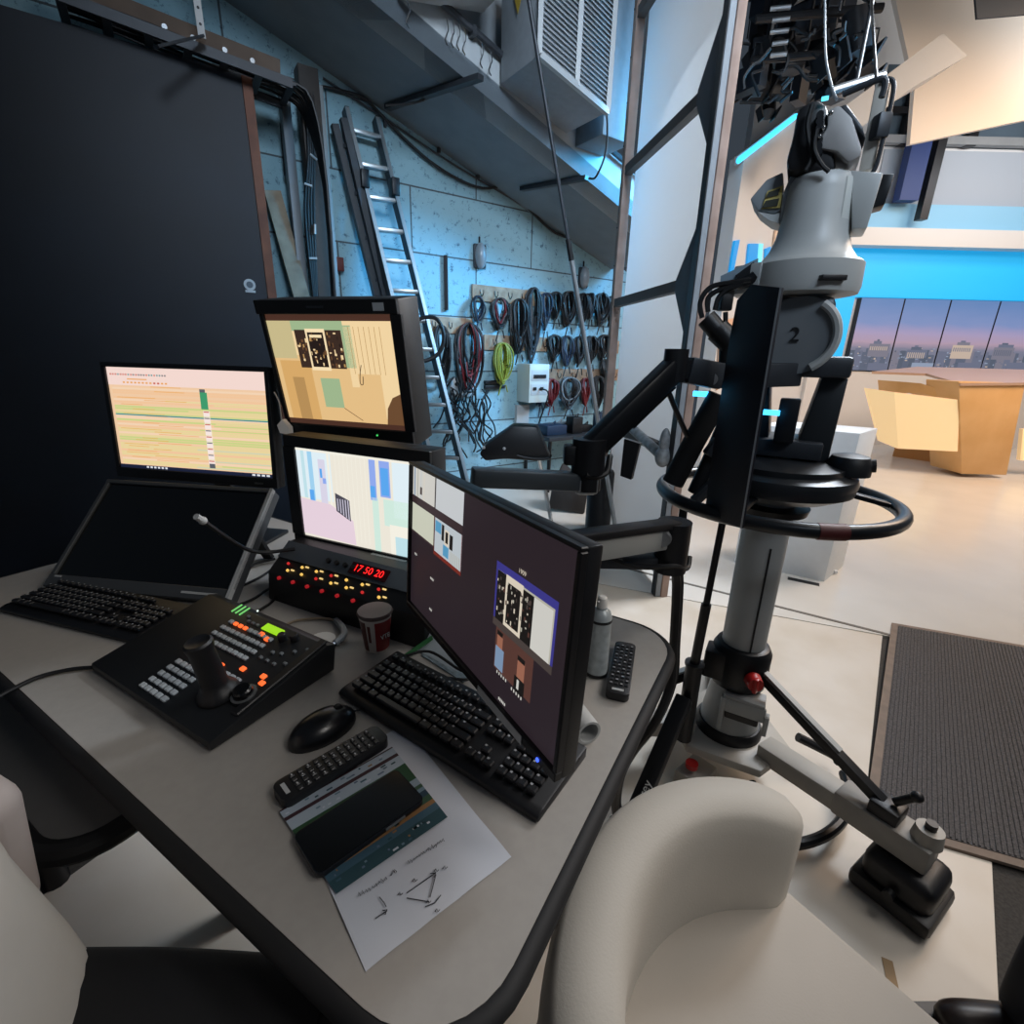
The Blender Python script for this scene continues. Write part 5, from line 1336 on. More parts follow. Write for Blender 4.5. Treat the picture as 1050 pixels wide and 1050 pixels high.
# folded papers behind big monitor
m = MB(); P = [atz(x, y, DZ + .002) for x, y in [(415, 672), (433, 640), (455, 655), (440, 662)]]
m.prism([atz(428, 668, DZ + .002), atz(470, 690, DZ + .002), atz(455, 655, DZ + .03), atz(437, 640, DZ + .04)], (0, 0, .002)); tag(m.build('folded_paper', mat('paper_blue_white', '#a9b4bb', .7)), 'folded pale paper standing behind the keyboard under the monitor', 'paper')
m = MB(); P0 = [atz(414, 672, DZ + .004), atz(443, 652, DZ + .03), atz(444, 656, DZ + .03), atz(418, 674, DZ + .004)]; m.prism(P0, (0, 0, .002)); tag(m.build('green_folder', mat('green_card', '#2f6a3d', .6)), 'green card edge beside the folded paper under the monitor', 'card')
m = MB(); m.prism([atz(432, 672, DZ + .002), atz(475, 700, DZ + .002), atz(490, 690, DZ + .002), atz(447, 664, DZ + .002)], (0, 0, .0015)); tag(m.build('leaflet', mat('leaflet', '#8fa0a8', .6, noise=.4, nscale=60)), 'printed leaflet on the desk behind the keyboard', 'leaflet')
m = MB(); m.tube([atz(x, y, DZ + .02) for x, y in [(412, 674), (440, 668), (470, 686), (482, 690), (478, 697), (452, 694)]], .003); tag(m.build('keyboard_lead', CAB), 'thin black keyboard lead looping under the large monitor', 'cable')
# white tag hanging at schedule monitor edge
tg = atd(291, 438, 1.52)
t = thing('paper_tag', 'small white tag hanging beside the schedule monitor', 'tag', tg)
m = MB(); m.prism([atd(x, y, 1.52) for x, y in [(284, 436), (289, 430), (296, 438), (297, 446), (287, 444)]], (.006, .012, 0)); m.build('card', WHITE, t, True)
m = MB(); m.tube([atd(281, 402, 1.52), atd(286, 412, 1.52), atd(288, 425, 1.52), atd(289, 431, 1.522)], .002, seg=5); m.build('string', LGREY, t, True)
#@@P4
# ------------------------------------------------------------------ camera pedestal
AX = Vector((.775, 1.405, 0))
t = thing('camera_pedestal', 'tall grey studio camera pedestal with black steering ring and tripod feet', 'camera pedestal', AX)
MA = Matrix.Translation(AX)
vdir = Vector((AX.x, AX.y, 0)).normalized(); vper = Vector((vdir.y, -vdir.x, 0))     # away from / right of the photographer
PG = mat('pedestal_grey', '#a8acad', .45, .0, noise=.08, nscale=6)
PW_ = mat('pedestal_pale', '#b4b0a8', .5, noise=.12, nscale=8)
m = MB(); m.lathe([(.1, .13), (.108, .14), (.108, .165), (.1, .18), (0, .18)], MA, 32); m.build('base_ring', BLK, t, True)
m = MB(); m.lathe([(.095, .16), (.092, .2), (.075, .34), (.072, .36)], MA, 32); m.build('lower_cone', PG, t, True)
m = MB(); m.lathe([(.066, .34), (.066, .98)], MA, 32); m.build('column', PG, t, True)
m = MB(); q = AX - vdir * .0655 + vper * .024; m.box(q + Vector((0, 0, .66)) + vdir * .002, (.004, .004, .36), None); m.build('column_groove', BLK, t, True)
m = MB(); m.lathe([(.07, .33), (.086, .34), (.09, .36), (.09, .46), (.08, .48), (.07, .485)], MA, 32)
m.box(AX - vdir * .04 - vper * .055 + Vector((0, 0, .41)), (.1, .08, .1), Matrix.Rotation(R(-29), 3, 'Z'), .008)
m.build('collar', BLKM, t, True)
m = MB(); q = AX - vdir * .088 + vper * .045 + Vector((0, 0, .41)); m.cyl(q, q - vdir * .03 + vper * .012, .026, .023, seg=20); m.box(q - vdir * .03 + vper * .012, (.012, .02, .05), Matrix.Rotation(R(-50), 3, 'Z'), .003); m.build('red_knob', RED, t, True)
# clamp plate
m = MB(); q = AX - vdir * .1 + vper * .035 + Vector((0, 0, .3))
RC = Matrix((vper, vdir, Vector((0, 0, 1)))).transposed()
m.box(q, (.13, .012, .05), RC, .003); m.box(q - vper * .06 + Vector((0, 0, -.035)), (.014, .03, .12), RC, .003); m.box(q + vper * .07 + Vector((0, 0, -.03)), (.014, .03, .07), RC, .003)
m.box(q + Vector((0, 0, .03)) + vdir * .03, (.12, .07, .012), RC, .003)
m.build('clamp_plate', PG, t, True)
m = MB(); m.box(q + Vector((0, 0, -.035)) + vdir * .02, (.1, .05, .03), RC, .006); m.build('clamp_jaw', BLK, t, True)
# base plate and legs
m = MB()
bp = []
for a in (-57, 63, 183):
    for o in (-26, 26):
        bp.append(AX + Vector((math.cos(R(a + o)) * .2, math.sin(R(a + o)) * .2, .115)))
m.prism(bp, (0, 0, .03), bev=.006)
m.build('base_plate', PW_, t, True)
end = {}
for i, a in enumerate((-57, 63, 183)):
    d = Vector((math.cos(R(a)), math.sin(R(a)), 0)); sd_ = Vector((-d.y, d.x, 0))
    m = MB(); m.bar(AX + d * .13 + Vector((0, 0, .155)), AX + d * .46 + Vector((0, 0, .17)), .075, .06, bev=.006); m.build('leg', PW_, t, True)
    m = MB(); m.bar(AX + d * .36 + Vector((0, 0, .172)), AX + d * .585 + Vector((0, 0, .178)), .088, .074, bev=.008); m.build('leg_sleeve', mat('pedestal_sleeve', '#a29f99', .5, noise=.1), t, True)
    m = MB(); e_ = AX + d * .56; m.cyl(e_ + Vector((0, 0, .21)), e_ + Vector((0, 0, .25)), .035, .03, seg=18); m.cyl(e_ + Vector((0, 0, .25)), e_ + Vector((0, 0, .268)), .013, seg=12, mi=1); m.build('leg_lock', [PW_, BLK], t, True)
    # strut from collar to leg
    s0 = AX + d * .085 + Vector((0, 0, .4)); s1_ = AX + d * .47 + Vector((0, 0, .23))
    m = MB(); m.bar(s0, s1_, .032, .03, bev=.004); m.box(s1_ + Vector((0, 0, -.005)), (.07, .07, .05), Matrix.Rotation(R(a), 3, 'Z'), .006)
    st_ = m.build('strut', BLKM, t, True)
    m = MB(); m.bar(s0 + Vector((0, 0, .019)), s0 * .35 + s1_ * .65 + Vector((0, 0, .019)), .02, .008); m.build('strut_strip', PG, st_, True)
    m = MB(); m.cyl(s1_ + d * .01 + Vector((0, 0, .03)), s1_ + d * .045 + Vector((0, 0, .075)) + sd_ * .01, .011, seg=12); m.ell(s1_ + d * .045 + Vector((0, 0, .075)) + sd_ * .01, (.015, .015, .015)); m.build('lock_lever', BLK, st_, True)
    # caster
    c_ = AX + d * .545
    m = MB(); m.box(c_ + Vector((0, 0, .085)), (.16, .15, .1), Matrix.Rotation(R(a), 3, 'Z'), .03, seg=3)
    m.box(c_ + Vector((0, 0, .03)), (.185, .18, .05), Matrix.Rotation(R(a), 3, 'Z'), .015)
    m.cyl(c_ + sd_ * .085 + Vector((0, 0, .07)), c_ + sd_ * .105 + Vector((0, 0, .07)), .013, seg=12); m.cyl(c_ - sd_ * .085 + Vector((0, 0, .07)), c_ - sd_ * .105 + Vector((0, 0, .07)), .013, seg=12)
    cg = m.build('caster_guard', BLK, t, True)
    for s_ in (-1, 1):
        m = MB(); m.cyl(c_ + sd_ * .025 * s_ + Vector((0, 0, .052)), c_ + sd_ * .055 * s_ + Vector((0, 0, .052)), .051, seg=24); m.build('caster_wheel', RUB, cg, True)
# floor bumper ring
m = MB(); m.tube([AX + Vector((math.cos(R(a)) * .375, math.sin(R(a)) * .375, .06)) for a in range(-90, -10, 8)], .016, seg=10)
m.tube([AX + Vector((math.cos(R(a)) * .375, math.sin(R(a)) * .375, .06)) for a in range(-10, -2, 4)] + [AX + Vector((.25, -.01, .11))], .016, seg=10)
m.tube([AX + Vector((.0, -.2, .1)), AX + Vector((0, -.375, .06))], .016, seg=10, smooth=False)
m.build('bumper_bar', BLKM, t, True)
# black lettered bar low at left
b0 = atd(702, 715, 1.42); b1 = atd(645, 848, 1.13)
m = MB(); m.bar(b0, b1, .05, .035, bev=.006); lb_ = m.build('lettered_bar', BLKM, t, True)
bx_ = (b0 - b1).normalized(); bc = b1 + (b0 - b1) * .2
tow = (CC - bc).normalized(); by_ = tow.cross(bx_).normalized(); bz_ = bx_.cross(by_)
MT_ = Matrix((bx_, by_, bz_)).transposed().to_4x4(); MT_.translation = bc + bz_ * .03
m = MB(); m.text('Osprey', .036, MT_, ext=.001); m.build('lettering', LGREY, lb_, True)
m = MB(); q = b1 + Vector((-.02, .0, -.01)); m.box(q, (.07, .06, .05), None, .01); m.cyl(q + Vector((0, 0, .02)), q + Vector((-.02, .02, .09)), .011, seg=10); m.build('bar_clamp', BLK, t, True)
m = MB(); q = atd(712, 800, 1.42); m.box(q + Vector((.01, 0.02, -.02)), (.12, .09, .1), Matrix.Rotation(R(40), 3, 'Z'), .008); m.build('brake_block', PW_, t, True)
m = MB(); q = atd(709, 786, 1.42); m.cyl(q, q + Vector((0, 0, .016)), .02, seg=16); m.build('brake_button', RED, t, True)
# gas strut rod at left of column
r0 = atd(703, 740, 1.45); r1 = atd(712, 682, 1.45); r2 = atd(741, 535, 1.45)
m = MB(); m.tube([r0 + (r0 - r1) * .3, r1], .026, smooth=False, seg=16); m.tube([r1, r1 + (r2 - r1) * .02], .03, smooth=False, seg=16); m.build('rod_sleeve', BLKM, t, True)
m = MB(); m.tube([r1, r1 + (r2 - r1) * .45], .015, smooth=False, seg=12); m.build('rod_lower', BLK, t, True)
m = MB(); m.tube([r1 + (r2 - r1) * .4, r2], .010, smooth=False, seg=12); m.build('rod_upper', BLKM, t, True)
# upper part: discs and steering ring
m = MB(); m.lathe([(.066, .93), (.1, .94), (.105, .96), (.07, .965)], MA, 32); m.build('column_top_ring', BLKM, t, True)
m = MB(); m.lathe([(.06, .985), (.15, .995), (.2, 1.02), (.205, 1.05), (.2, 1.065), (.17, 1.075), (.17, 1.09), (.12, 1.1), (0, 1.1)], MA, 40); m.build('head_disc', mat('head_disc_black', '#24272b', .35, .2), t, True)
m = MB(); q = AX + vper * .17 + Vector((0, 0, 1.075)); m.lathe([(.055, 0), (.055, .03), (.045, .05), (.02, .056), (0, .056)], Matrix.Translation(q), 24); m.cyl(q + Vector((0, 0, .02)), q + vper * .06 + Vector((0, 0, .03)), .018, seg=12); m.build('brake_cover', BLK, t, True)
RRg = .315; zr = .985
m = MB(); m.tube([AX + Vector((RRg * math.cos(R(a)), RRg * math.sin(R(a)), zr)) for a in range(0, 360, 10)], .019, seg=14, closed=True, sub=2); m.build('steering_ring', mat('ring_black', '#202327', .3, .2), t, True)
for a in (15, 135, 255):
    d = Vector((math.cos(R(a - 30)), math.sin(R(a - 30)), 0)); m = MB(); m.bar(AX + d * .15 + Vector((0, 0, 1.02)), AX + d * RRg + Vector((0, 0, zr)), .04, .014, bev=.003); m.build('ring_spoke', BLKM, t, True)
m = MB(); m.tube([AX + Vector((RRg * math.cos(R(a)), RRg * math.sin(R(a)), zr)) for a in (-99, -96, -93, -90, -87)], .0205, seg=14); m.build('ring_marker', mat('dark_red_band', '#5c2526', .5), t, True)
# head support frame
m = MB()
for s_ in (-.075, .075):
    m.prism([AX + vper * (s_ - .045) + Vector((0, 0, 1.1)), AX + vper * (s_ + .045) + Vector((0, 0, 1.1)), AX + vper * (s_ * 1.25 + .03) + Vector((0, 0, 1.33)), AX + vper * (s_ * 1.25 - .03) + Vector((0, 0, 1.33))], vdir * .16, bev=.006)
m.build('support_frame', mat('support_dark', '#2c3034', .45, .2), t, True)
m = MB(); m.box(AX + vdir * .06 + Vector((0, 0, 1.355)), (.25, .2, .055), RC, .01); m.build('support_top', DGREY, t, True); m = MB(); m.box(AX + vdir * .06 + Vector((0, 0, 1.13)), (.2, .18, .05), RC, .006); m.build('support_deck', DGREY, t, True)
m = MB(); m.box(AX - vdir * .03 + Vector((0, 0, 1.21)), (.05, .05, .12), RC, .004); m.build('centre_post', BLKM, t, True)
# blue indicator lights
for (x, y, D) in ((720, 404, 1.42), (790, 423, 1.5)):
    q = atd(x, y, D); m = MB(); m.box(q, (.045, .01, .013), RC); m.build('blue_light', E('#39b8ff', 4.0), t, True)

# robotic head
HX = AX + Vector((-.02, .015, 0)); MH = Matrix.Translation(HX)
HG = mat('robot_grey', '#babdbc', .4, noise=.05, nscale=5)
t = thing('robotic_head', 'pale grey robotic pan and tilt head numbered 2 on top of the pedestal', 'camera head', HX + Vector((0, 0, 1.385)))
m = MB(); m.cyl(HX - vdir * .085 + vper * .01 + Vector((0, 0, 1.43)), HX + vdir * .085 + vper * .01 + Vector((0, 0, 1.43)), .095, seg=40); td_ = m.build('tilt_drum', mat('drum_grey', '#777c80', .45, .2), t, True)
m = MB(); c_ = HX - vdir * .09 + vper * .01 + Vector((0, 0, 1.43))
m.tube([c_ + vper * (.088 * math.cos(R(a))) + Vector((0, 0, .088 * math.sin(R(a)))) for a in range(-60, 70, 10)], .011, seg=8); m.build('drum_rim', HG, t, True)
m = MB(); m.box(HX + vdir * .0 + Vector((-.02, 0, 1.455)), (.2, .15, .14), RC, .02); m.build('yoke', mat('yoke_grey', '#5c6267', .45, .2), t, True)
m = MB(); q = HX - vdir * .088 + vper * .005 + Vector((0, 0, 1.432)); MN = RC.to_4x4(); MN.translation = q; MN = MN @ Matrix.Rotation(R(90), 4, 'X')
m.text('2', .05, MN, ext=.002); m.build('number', BLK, td_, True)
m = MB(); m.lathe([(.105, 1.53), (.128, 1.535), (.132, 1.55), (.13, 1.605), (.122, 1.612), (0, 1.614)], MH, 40)
m.prism([HX - vper * .165 + vdir * .05 + Vector((0, 0, 1.537)), HX - vper * .17 - vdir * .04 + Vector((0, 0, 1.537)), HX - vper * .1 - vdir * .09 + Vector((0, 0, 1.537)), HX - vper * .04 + vdir * .1 + Vector((0, 0, 1.537))], (0, 0, .072), bev=.004)
m.build('pan_base', HG, t, True)
m = MB(); q = HX - vdir * .118 + vper * .062 + Vector((0, 0, 1.56)); m.box(q, (.06, .02, .012), Matrix.Rotation(R(0), 3, 'Z'), .002); m.build('vent_slot', BLK, t, True)
m = MB(); m.lathe([(.122, 1.61), (.11, 1.618), (.094, 1.64), (.084, 1.67), (.078, 1.71), (.075, 1.77), (.073, 1.79), (.066, 1.803), (0, 1.806)], MH, 40); m.build('neck', HG, t, True)
m = MB(); m.lathe([(.0795, 1.7), (.0775, 1.74), (.0765, 1.77), (.074, 1.79)], MH, 8, a0=-75, a1=-45); m.build('neck_painted_highlight', mat('neck_highlight_grey', '#c8ccc9', .35), t, True)  # highlight on the neck, painted as a paler strip
# wings
def HPt(x, y, D): return atd(x, y, D)
Dh = 1.57
m = MB(); m.prism([HPt(x, y, Dh) for x, y in [(872, 174), (906, 177), (889, 234), (874, 235)]], vdir * .1, bev=.004); m.build('side_wing', HG, t, True)
m = MB(); m.prism([HPt(x, y, Dh + .02) for x, y in [(813, 174), (838, 173), (830, 226), (799, 228), (802, 200)]], vdir * .1, bev=.006); m.build('side_wing', mat('wing_grey', '#8e9497', .4, noise=.04), t, True)
m = MB(); m.prism([HPt(x, y, 1.6) for x, y in [(769, 204), (786, 184), (803, 176), (801, 216), (793, 219), (777, 216)]], vdir * .12, bev=.004); np_ = m.build('nose_pod', mat('pod_dark', '#8b9297', .4), t, True)
m = MB(); m.prism([HPt(x, y, 1.597) for x, y in [(777, 217), (793, 220), (800, 218), (799, 229), (789, 226)]], vdir * .1); m.build('pod_underside', HG, t, True)
m = MB(); m.prism([HPt(x, y, 1.595) for x, y in [(787, 196), (803, 190), (800, 213), (781, 214)]], vdir * .003)
m.prism([HPt(x, y, 1.592) for x, y in [(788, 197), (800, 193), (798, 200), (785, 203)]], vdir * .002, mi=1)
m.prism([HPt(x, y, 1.592) for x, y in [(785, 206), (799, 203), (797, 211), (781, 213)]], vdir * .002, mi=1)
m.build('hazard_sticker', [mat('hazard_yellow', '#cbb868', .5), mat('hazard_black', '#2b2d22', .5)], np_, True)

# broadcast camera on top
t = thing('studio_camera', 'black studio camera with grey rear cover mounted on the robotic head', 'camera', HX + Vector((0, 0, 1.905)))
m = MB(); m.prism([HPt(x, y, 1.55) for x, y in [(808, 176), (806, 165), (813, 140), (818, 110), (836, 100), (848, 106), (858, 175), (838, 178)]], vdir * .2, bev=.012); m.build('body', BLK, t, True)
m = MB(); m.prism([HPt(x, y, 1.54) for x, y in [(849, 112), (861, 107), (874, 120), (884, 152), (883, 160), (870, 167), (858, 155), (840, 152), (843, 138), (848, 130)]], vdir * .12, bev=.006); m.build('rear_cover', mat('camera_cover_grey', '#a5a3a2', .45, noise=.06), t, True)
m = MB(); m.prism([HPt(x, y, 1.545) for x, y in [(858, 110), (868, 106), (884, 128), (888, 142), (880, 134)]], vdir * .15, bev=.004); m.build('cover_edge', DGREY, t, True)
for k in range(7):
    m = MB(); q = HPt(841 - k * .3, 117 + 6.5 * k, 1.525); m.cyl(q, q + vdir * .04, .008, seg=10); m.build('connector', BLKM, t, True)
for (x, y) in ((844, 131), (840, 140), (852, 116)):
    m = MB(); m.ell(HPt(x, y, 1.522), (.005, .005, .005), u=8, v=6); m.build('connector_tip', CHROME, t, True)
m = MB(); m.tube([HPt(x, y, 1.52) for x, y in [(838, 132), (835, 152), (842, 168), (850, 176)]], .005); m.tube([HPt(x, y, 1.53) for x, y in [(833, 108), (828, 130), (832, 160), (826, 175)]], .006); m.build('leads', CAB, t, True)
m = MB(); q = HPt(846, 101, 1.54); m.box(q, (.014, .006, .007), RC); m.build('tally_light', E('#56d8ff', 2), t, True)
m = MB(); m.tube([HPt(x, y, 1.56) for x, y in [(864, 97), (880, 90), (903, 81), (908, 86), (904, 100)]], .007, sub=3); m.tube([HPt(x, y, 1.6) for x, y in [(905, 81), (916, 84), (913, 110), (900, 165), (894, 178)]], .005); m.build('cable_guide', DGREY, t, True)
# slanted support bar
t = thing('support_bar', 'slanted pale grey support bar right of the studio camera', 'bar', HPt(888, 176, 1.62))
m = MB(); m.bar(HPt(888, 176, 1.62), HPt(906, 84, 1.62), .03, .03, bev=.003); m.build('bar', PW_, t, True)
m = MB(); m.prism([HPt(x, y, 1.66) for x, y in [(905, 178), (918, 178), (907, 210), (893, 214)]], vdir * .06, bev=.004); m.build('bracket', BLKM, t, True)
m = MB(); m.box(HPt(903, 130, 1.6), (.03, .03, .05), None, .004); m.build('clip', DGREY, t, True)
# dark prompter slab
sp_ = [(783, 293), (801, 295), (760, 542), (731, 528), (744, 500), (768, 325), (773, 306)]
t = thing('prompter', 'tall flat dark navy panel hung on the near side of the pedestal', 'panel', HPt(745, 542, 1.28))
NAVY = mat('dark_navy_panel', '#0a101f', .6, noise=.15, nscale=4)
ptp = [HPt(801, 295, 1.22), HPt(760, 542, 1.22), HPt(725, 527, 1.36), HPt(728, 480, 1.36), HPt(741, 400, 1.36), HPt(752, 345, 1.36), HPt(765, 308, 1.36), HPt(780, 292, 1.32)]
c_ = sum(ptp, Vector()) / len(ptp); nn_ = (ptp[1] - ptp[0]).cross(ptp[3] - ptp[0]).normalized()
if nn_.dot(CC - c_) > 0: nn_ = -nn_
ptp = [p - nn_ * nn_.dot(p - ptp[0]) for p in ptp]
m = MB(); m.prism(ptp, nn_ * .007, bev=.001); m.build('panel', NAVY, t, True)
m = MB(); m.bar(ptp[0] - nn_ * .001, ptp[1] - nn_ * .001, .004, .004); m.build('edge_strip', ALU, t, True)
m = MB(); q = HPt(772, 430, 1.33); m.bar(q, q + vdir * .12, .03, .03); m.build('hanger', BLKM, t, True)
# tray glass and cables at left of the head
t = thing('prompter_tray', 'grey flat tray sticking out left of the robotic head', 'tray', HPt(765, 285, 1.6))
m = MB(); m.prism([HPt(x, y, 1.55) for x, y in [(739, 283), (777, 265), (775, 281), (757, 290), (738, 296)]], vdir * .02 + Vector((0, 0, .004))); m.build('tray', mat('smoked_glass', '#7c8d9a', .2), t, True)
m = MB(); m.tube([HPt(x, y, 1.54) for x, y in [(755, 292), (768, 288), (775, 283)]], .015); m.bar(HPt(756, 286, 1.55), HPt(775, 272, 1.55), .012, .02); m.build('tray_arm', BLKM, t, True)
t = thing('remote_grip', 'black pistol grip handle with cables beside the dark panel', 'handle', HPt(748, 345, 1.45))
m = MB(); m.tube([HPt(724, 326, 1.42), HPt(736, 340, 1.42)], .024, smooth=False, seg=12); m.tube([HPt(735, 338, 1.42), HPt(750, 352, 1.42)], .03, smooth=False, seg=12); m.tube([HPt(746, 348, 1.42), HPt(745, 375, 1.43)], .02, smooth=False, seg=12); m.build('grip', BLK, t, True)
m = MB(); m.box(HPt(744, 308, 1.44), (.03, .03, .05), None, .004); m.build('plug', BLK, t, True)
m = MB()
for P in ([(720, 326), (718, 310), (728, 295), (748, 290), (770, 287)], [(726, 320), (726, 306), (738, 297), (760, 291)], [(733, 318), (737, 305), (747, 296), (762, 292)], [(744, 320), (744, 335)]):
    m.tube([HPt(x, y, 1.42) for x, y in P], .006, seg=6)
m.build('leads', CAB, t, True)
# bracket, gas arm, swivel and bar
t = thing('pedestal_arm', 'thick black spring arm reaching from the pedestal down to a silver bar', 'arm', HPt(735, 384, 1.42))
ka = HPt(738, 386, 1.42); kb = HPt(692, 377, 1.36); kc = HPt(604, 462, 1.22); kd = HPt(602, 478, 1.22); ke = HPt(484, 489, 1.12)
m = MB(); m.bar(ka, kb + (ka - kb) * .25, .05, .065, bev=.006); m.bar(ka, AX - vdir * .05 + Vector((0, 0, 1.335)), .05, .06, bev=.004); m.build('bracket', DGREY, t, True)
m = MB(); q = HPt(729, 389, 1.385); m.cyl(q, q + vdir * .02, .016, seg=18); m.build('bracket_bolt', ALU, t, True)
m = MB(); m.cyl(kb + Vector((0, 0, -.035)), kb + Vector((0, 0, .045)), .03); m.bar(kb, kb + (ka - kb) * .4, .04, .045); m.build('upper_joint', BLK, t, True)
m = MB(); m.bar(kb + Vector((0, 0, .0)), kc, .05, .062, bev=.01); m.build('spring_arm', mat('arm_black', '#17191d', .35, .2), t, True)
m = MB(); m.bar(kb + Vector((0, 0, -.045)), kb * .5 + kc * .5 + Vector((0, 0, -.045)), .02, .012); m.build('arm_rail', BLKM, t, True)
m = MB(); m.cyl(kc + Vector((0, 0, -.055)), kc + Vector((0, 0, .03)), .042); m.cyl(kc + Vector((0, 0, -.1)), kc + Vector((0, 0, -.05)), .035); m.build('swivel', BLK, t, True)
m = MB(); m.prism([HPt(x, y, 1.28) for x, y in [(640, 450), (656, 455), (647, 492), (636, 488)]], vdir * .02); m.build('swivel_plate', BLK, t, True)
m = MB(); m.box(HPt(584, 466, 1.21), (.03, .04, .05), None, .006); m.build('swivel_lock', BLK, t, True)
m = MB(); m.bar(kd + Vector((0, 0, -.04)), ke, .045, .045, bev=.006); m.build('bar', mat('bar_gunmetal', '#5d646a', .35, .6), t, True)
m = MB(); m.box(kd + Vector((0, 0, -.045)), (.06, .06, .05), None, .012); m.build('bar_end', ALU, t, True)
m = MB(); m.tube([kc + Vector((.06, .03, -.02)), HPt(625, 470, 1.24), HPt(622, 484, 1.22), HPt(612, 489, 1.2), HPt(600, 487, 1.18)], .008); m.build('swivel_lead', CAB, t, True); m = MB(); m.tube([HPt(684, 398, 1.34), HPt(695, 425, 1.36), HPt(704, 445, 1.4), HPt(712, 458, 1.42)], .007); m.build('leads', CAB, t, True)
# thick black handle tubes by the pedestal
t = thing('pan_bar', 'thick black padded handle tube slanting down beside the dark panel', 'handle', HPt(690, 492, 1.42))
m = MB(); m.tube([HPt(738, 405, 1.42), HPt(712, 452, 1.42), HPt(690, 495, 1.42)], .03, smooth=False, seg=14); m.build('padded_tube', RUB, t, True)
m = MB(); m.tube([HPt(752, 415, 1.44), HPt(728, 470, 1.44), HPt(712, 505, 1.44)], .02, smooth=False, seg=12); m.build('inner_tube', BLKM, t, True)
m = MB(); m.tube([HPt(755, 480, 1.43), HPt(738, 490, 1.43), HPt(712, 514, 1.42)], .017, smooth=False, seg=10); m.box(HPt(733, 460, 1.42), (.04, .03, .05), Matrix.Rotation(R(30), 3, 'Y'), .006); m.build('lock', DGREY, t, True)
m = MB(); m.tube([HPt(702, 515, 1.4), HPt(700, 530, 1.4), HPt(694, 600, 1.36)], .012, seg=8); m.build('rod', BLK, t, True)

# ------------------------------------------------------------------ chairs
UPH = mat('white_upholstery', '#bdb7ad', .65, noise=.06, nscale=6, bump=.15, bscale=300)
UPH2 = mat('pale_upholstery_seat', '#b4aca2', .65, noise=.06, nscale=6, bump=.15, bscale=300)
def tub_chair(M, label):
    t = thing('tub_chair', label, 'chair', M)
    # local: faces +X, back towards -X
    def arc_r(z): return .285 - .012 * (z - .45)
    m = MB(); n = 30; A0, A1 = 128, 242
    prof = []
    zb, ztp, th = .36, .715, .105
    ring = []
    K = 20
    for k in range(K):
        f = k / K * 2 * math.pi
        # rounded rectangle section in (r, z)
        cx_, cz_ = math.cos(f), math.sin(f)
        p_ = .45
        rx = math.copysign(abs(cx_) ** p_, cx_) * th / 2; rz = math.copysign(abs(cz_) ** p_, cz_) * (ztp - zb) / 2
        ring.append((rx, rz))
    secs = []
    for i in range(n + 1):
        a = A0 + (A1 - A0) * i / n
        e_ = min(i, n - i) / 4.0
        sc_ = 1 if e_ >= 1 else math.sqrt(max(0.0, 1 - (1 - e_) ** 2)) * .6 + .4
        drop = .05 * (abs(a - 180) / 62) ** 2
        row = []
        for (rx, rz) in ring:
            zc = (zb + ztp) / 2
            rr = .302 + rx * sc_ * (1 + .25 * (rz < 0)) - .03 * max(0, rz / .2) * 0
            z_ = zc + rz * (1 - .15 * (1 - sc_)) - drop * (rz > 0)
            row.append(m.bm.verts.new((rr * math.cos(R(a)), rr * math.sin(R(a)), z_)))
        secs.append(row)
    for i in range(n):
        for k in range(K): m.bm.faces.new((secs[i][k], secs[i][(k + 1) % K], secs[i + 1][(k + 1) % K], secs[i + 1][k]))
    m.bm.faces.new(secs[0][::-1]); m.bm.faces.new(secs[-1])
    m.build('backrest', UPH, t, sharp=70)
    m = MB(); P = rrect(-.26, .36, -.3, .238, .08, 6)
    m.prism([Vector((x, y, .38)) for x, y in P], (0, 0, .13), bev=.025); m.build('seat', UPH2, t, sharp=50)
    m = MB(); m.prism([Vector((x, y, .335)) for x, y in rrect(-.18, .34, -.27, .215, .06, 6)], (0, 0, .03)); m.build('seat_base', mat('chair_base_dark', '#2a2a2c', .5), t)
    for sx in (-.16, .3):
        for sy in (-.24, .19):
            m = MB(); m.cyl((sx, sy, 0), (sx, sy, .34), .016, seg=12); m.build('leg', CHROME, t)
    return t
tub_chair(frame((.395, .315, 0), -55), 'white upholstered tub chair with curved backrest at the right desk end')
# pale office chair at the left edge
oc = atz(-62, 838, .73)
t = thing('office_chair', 'pale office chair at the left edge, only the rounded end of its backrest in view', 'chair', Vector((oc.x - .12, oc.y - .12, 0)))
ob = Vector((oc.x - .1, oc.y - .16, 0))
m = MB(); m.box(oc, (.3, .07, .25), Matrix.Rotation(R(-18), 3, 'Z') @ Matrix.Rotation(R(12), 3, 'Y'), .034, seg=5); m.build('backrest', mat('pale_pad', '#b5aaa6', .7, noise=.05), t, True)
m = MB(); m.tube([oc - Vector((.05, .03, 0)), oc - Vector((.09, .08, .12)), ob + Vector((.0, 0.02, .42))], .018); m.build('back_stem', BLKM, t, True)
m = MB(); m.box(ob + Vector((-.08, -.12, .44)), (.42, .42, .06), Matrix.Rotation(R(-18), 3, 'Z'), .028, seg=4); m.build('seat', MATS['pale_pad'], t, True)
m = MB(); m.cyl(ob + Vector((-.08, -.12, .06)), ob + Vector((-.08, -.12, .41)), .025); m.build('column', BLKM, t, True)
for k in range(5):
    d = Vector((math.cos(R(72 * k + 20)), math.sin(R(72 * k + 20)), 0)); q = ob + Vector((-.08, -.12, 0))
    m = MB(); m.bar(q + Vector((0, 0, .08)), q + d * .27 + Vector((0, 0, .065)), .04, .03); m.build('base_arm', BLKM, t, True)
    m = MB(); m.cyl(q + d * .27 + Vector((-d.y * .02, d.x * .02, .026)), q + d * .27 - Vector((-d.y * .02, d.x * .02, -.026)), .026, seg=14); m.build('caster', RUB, t, True)
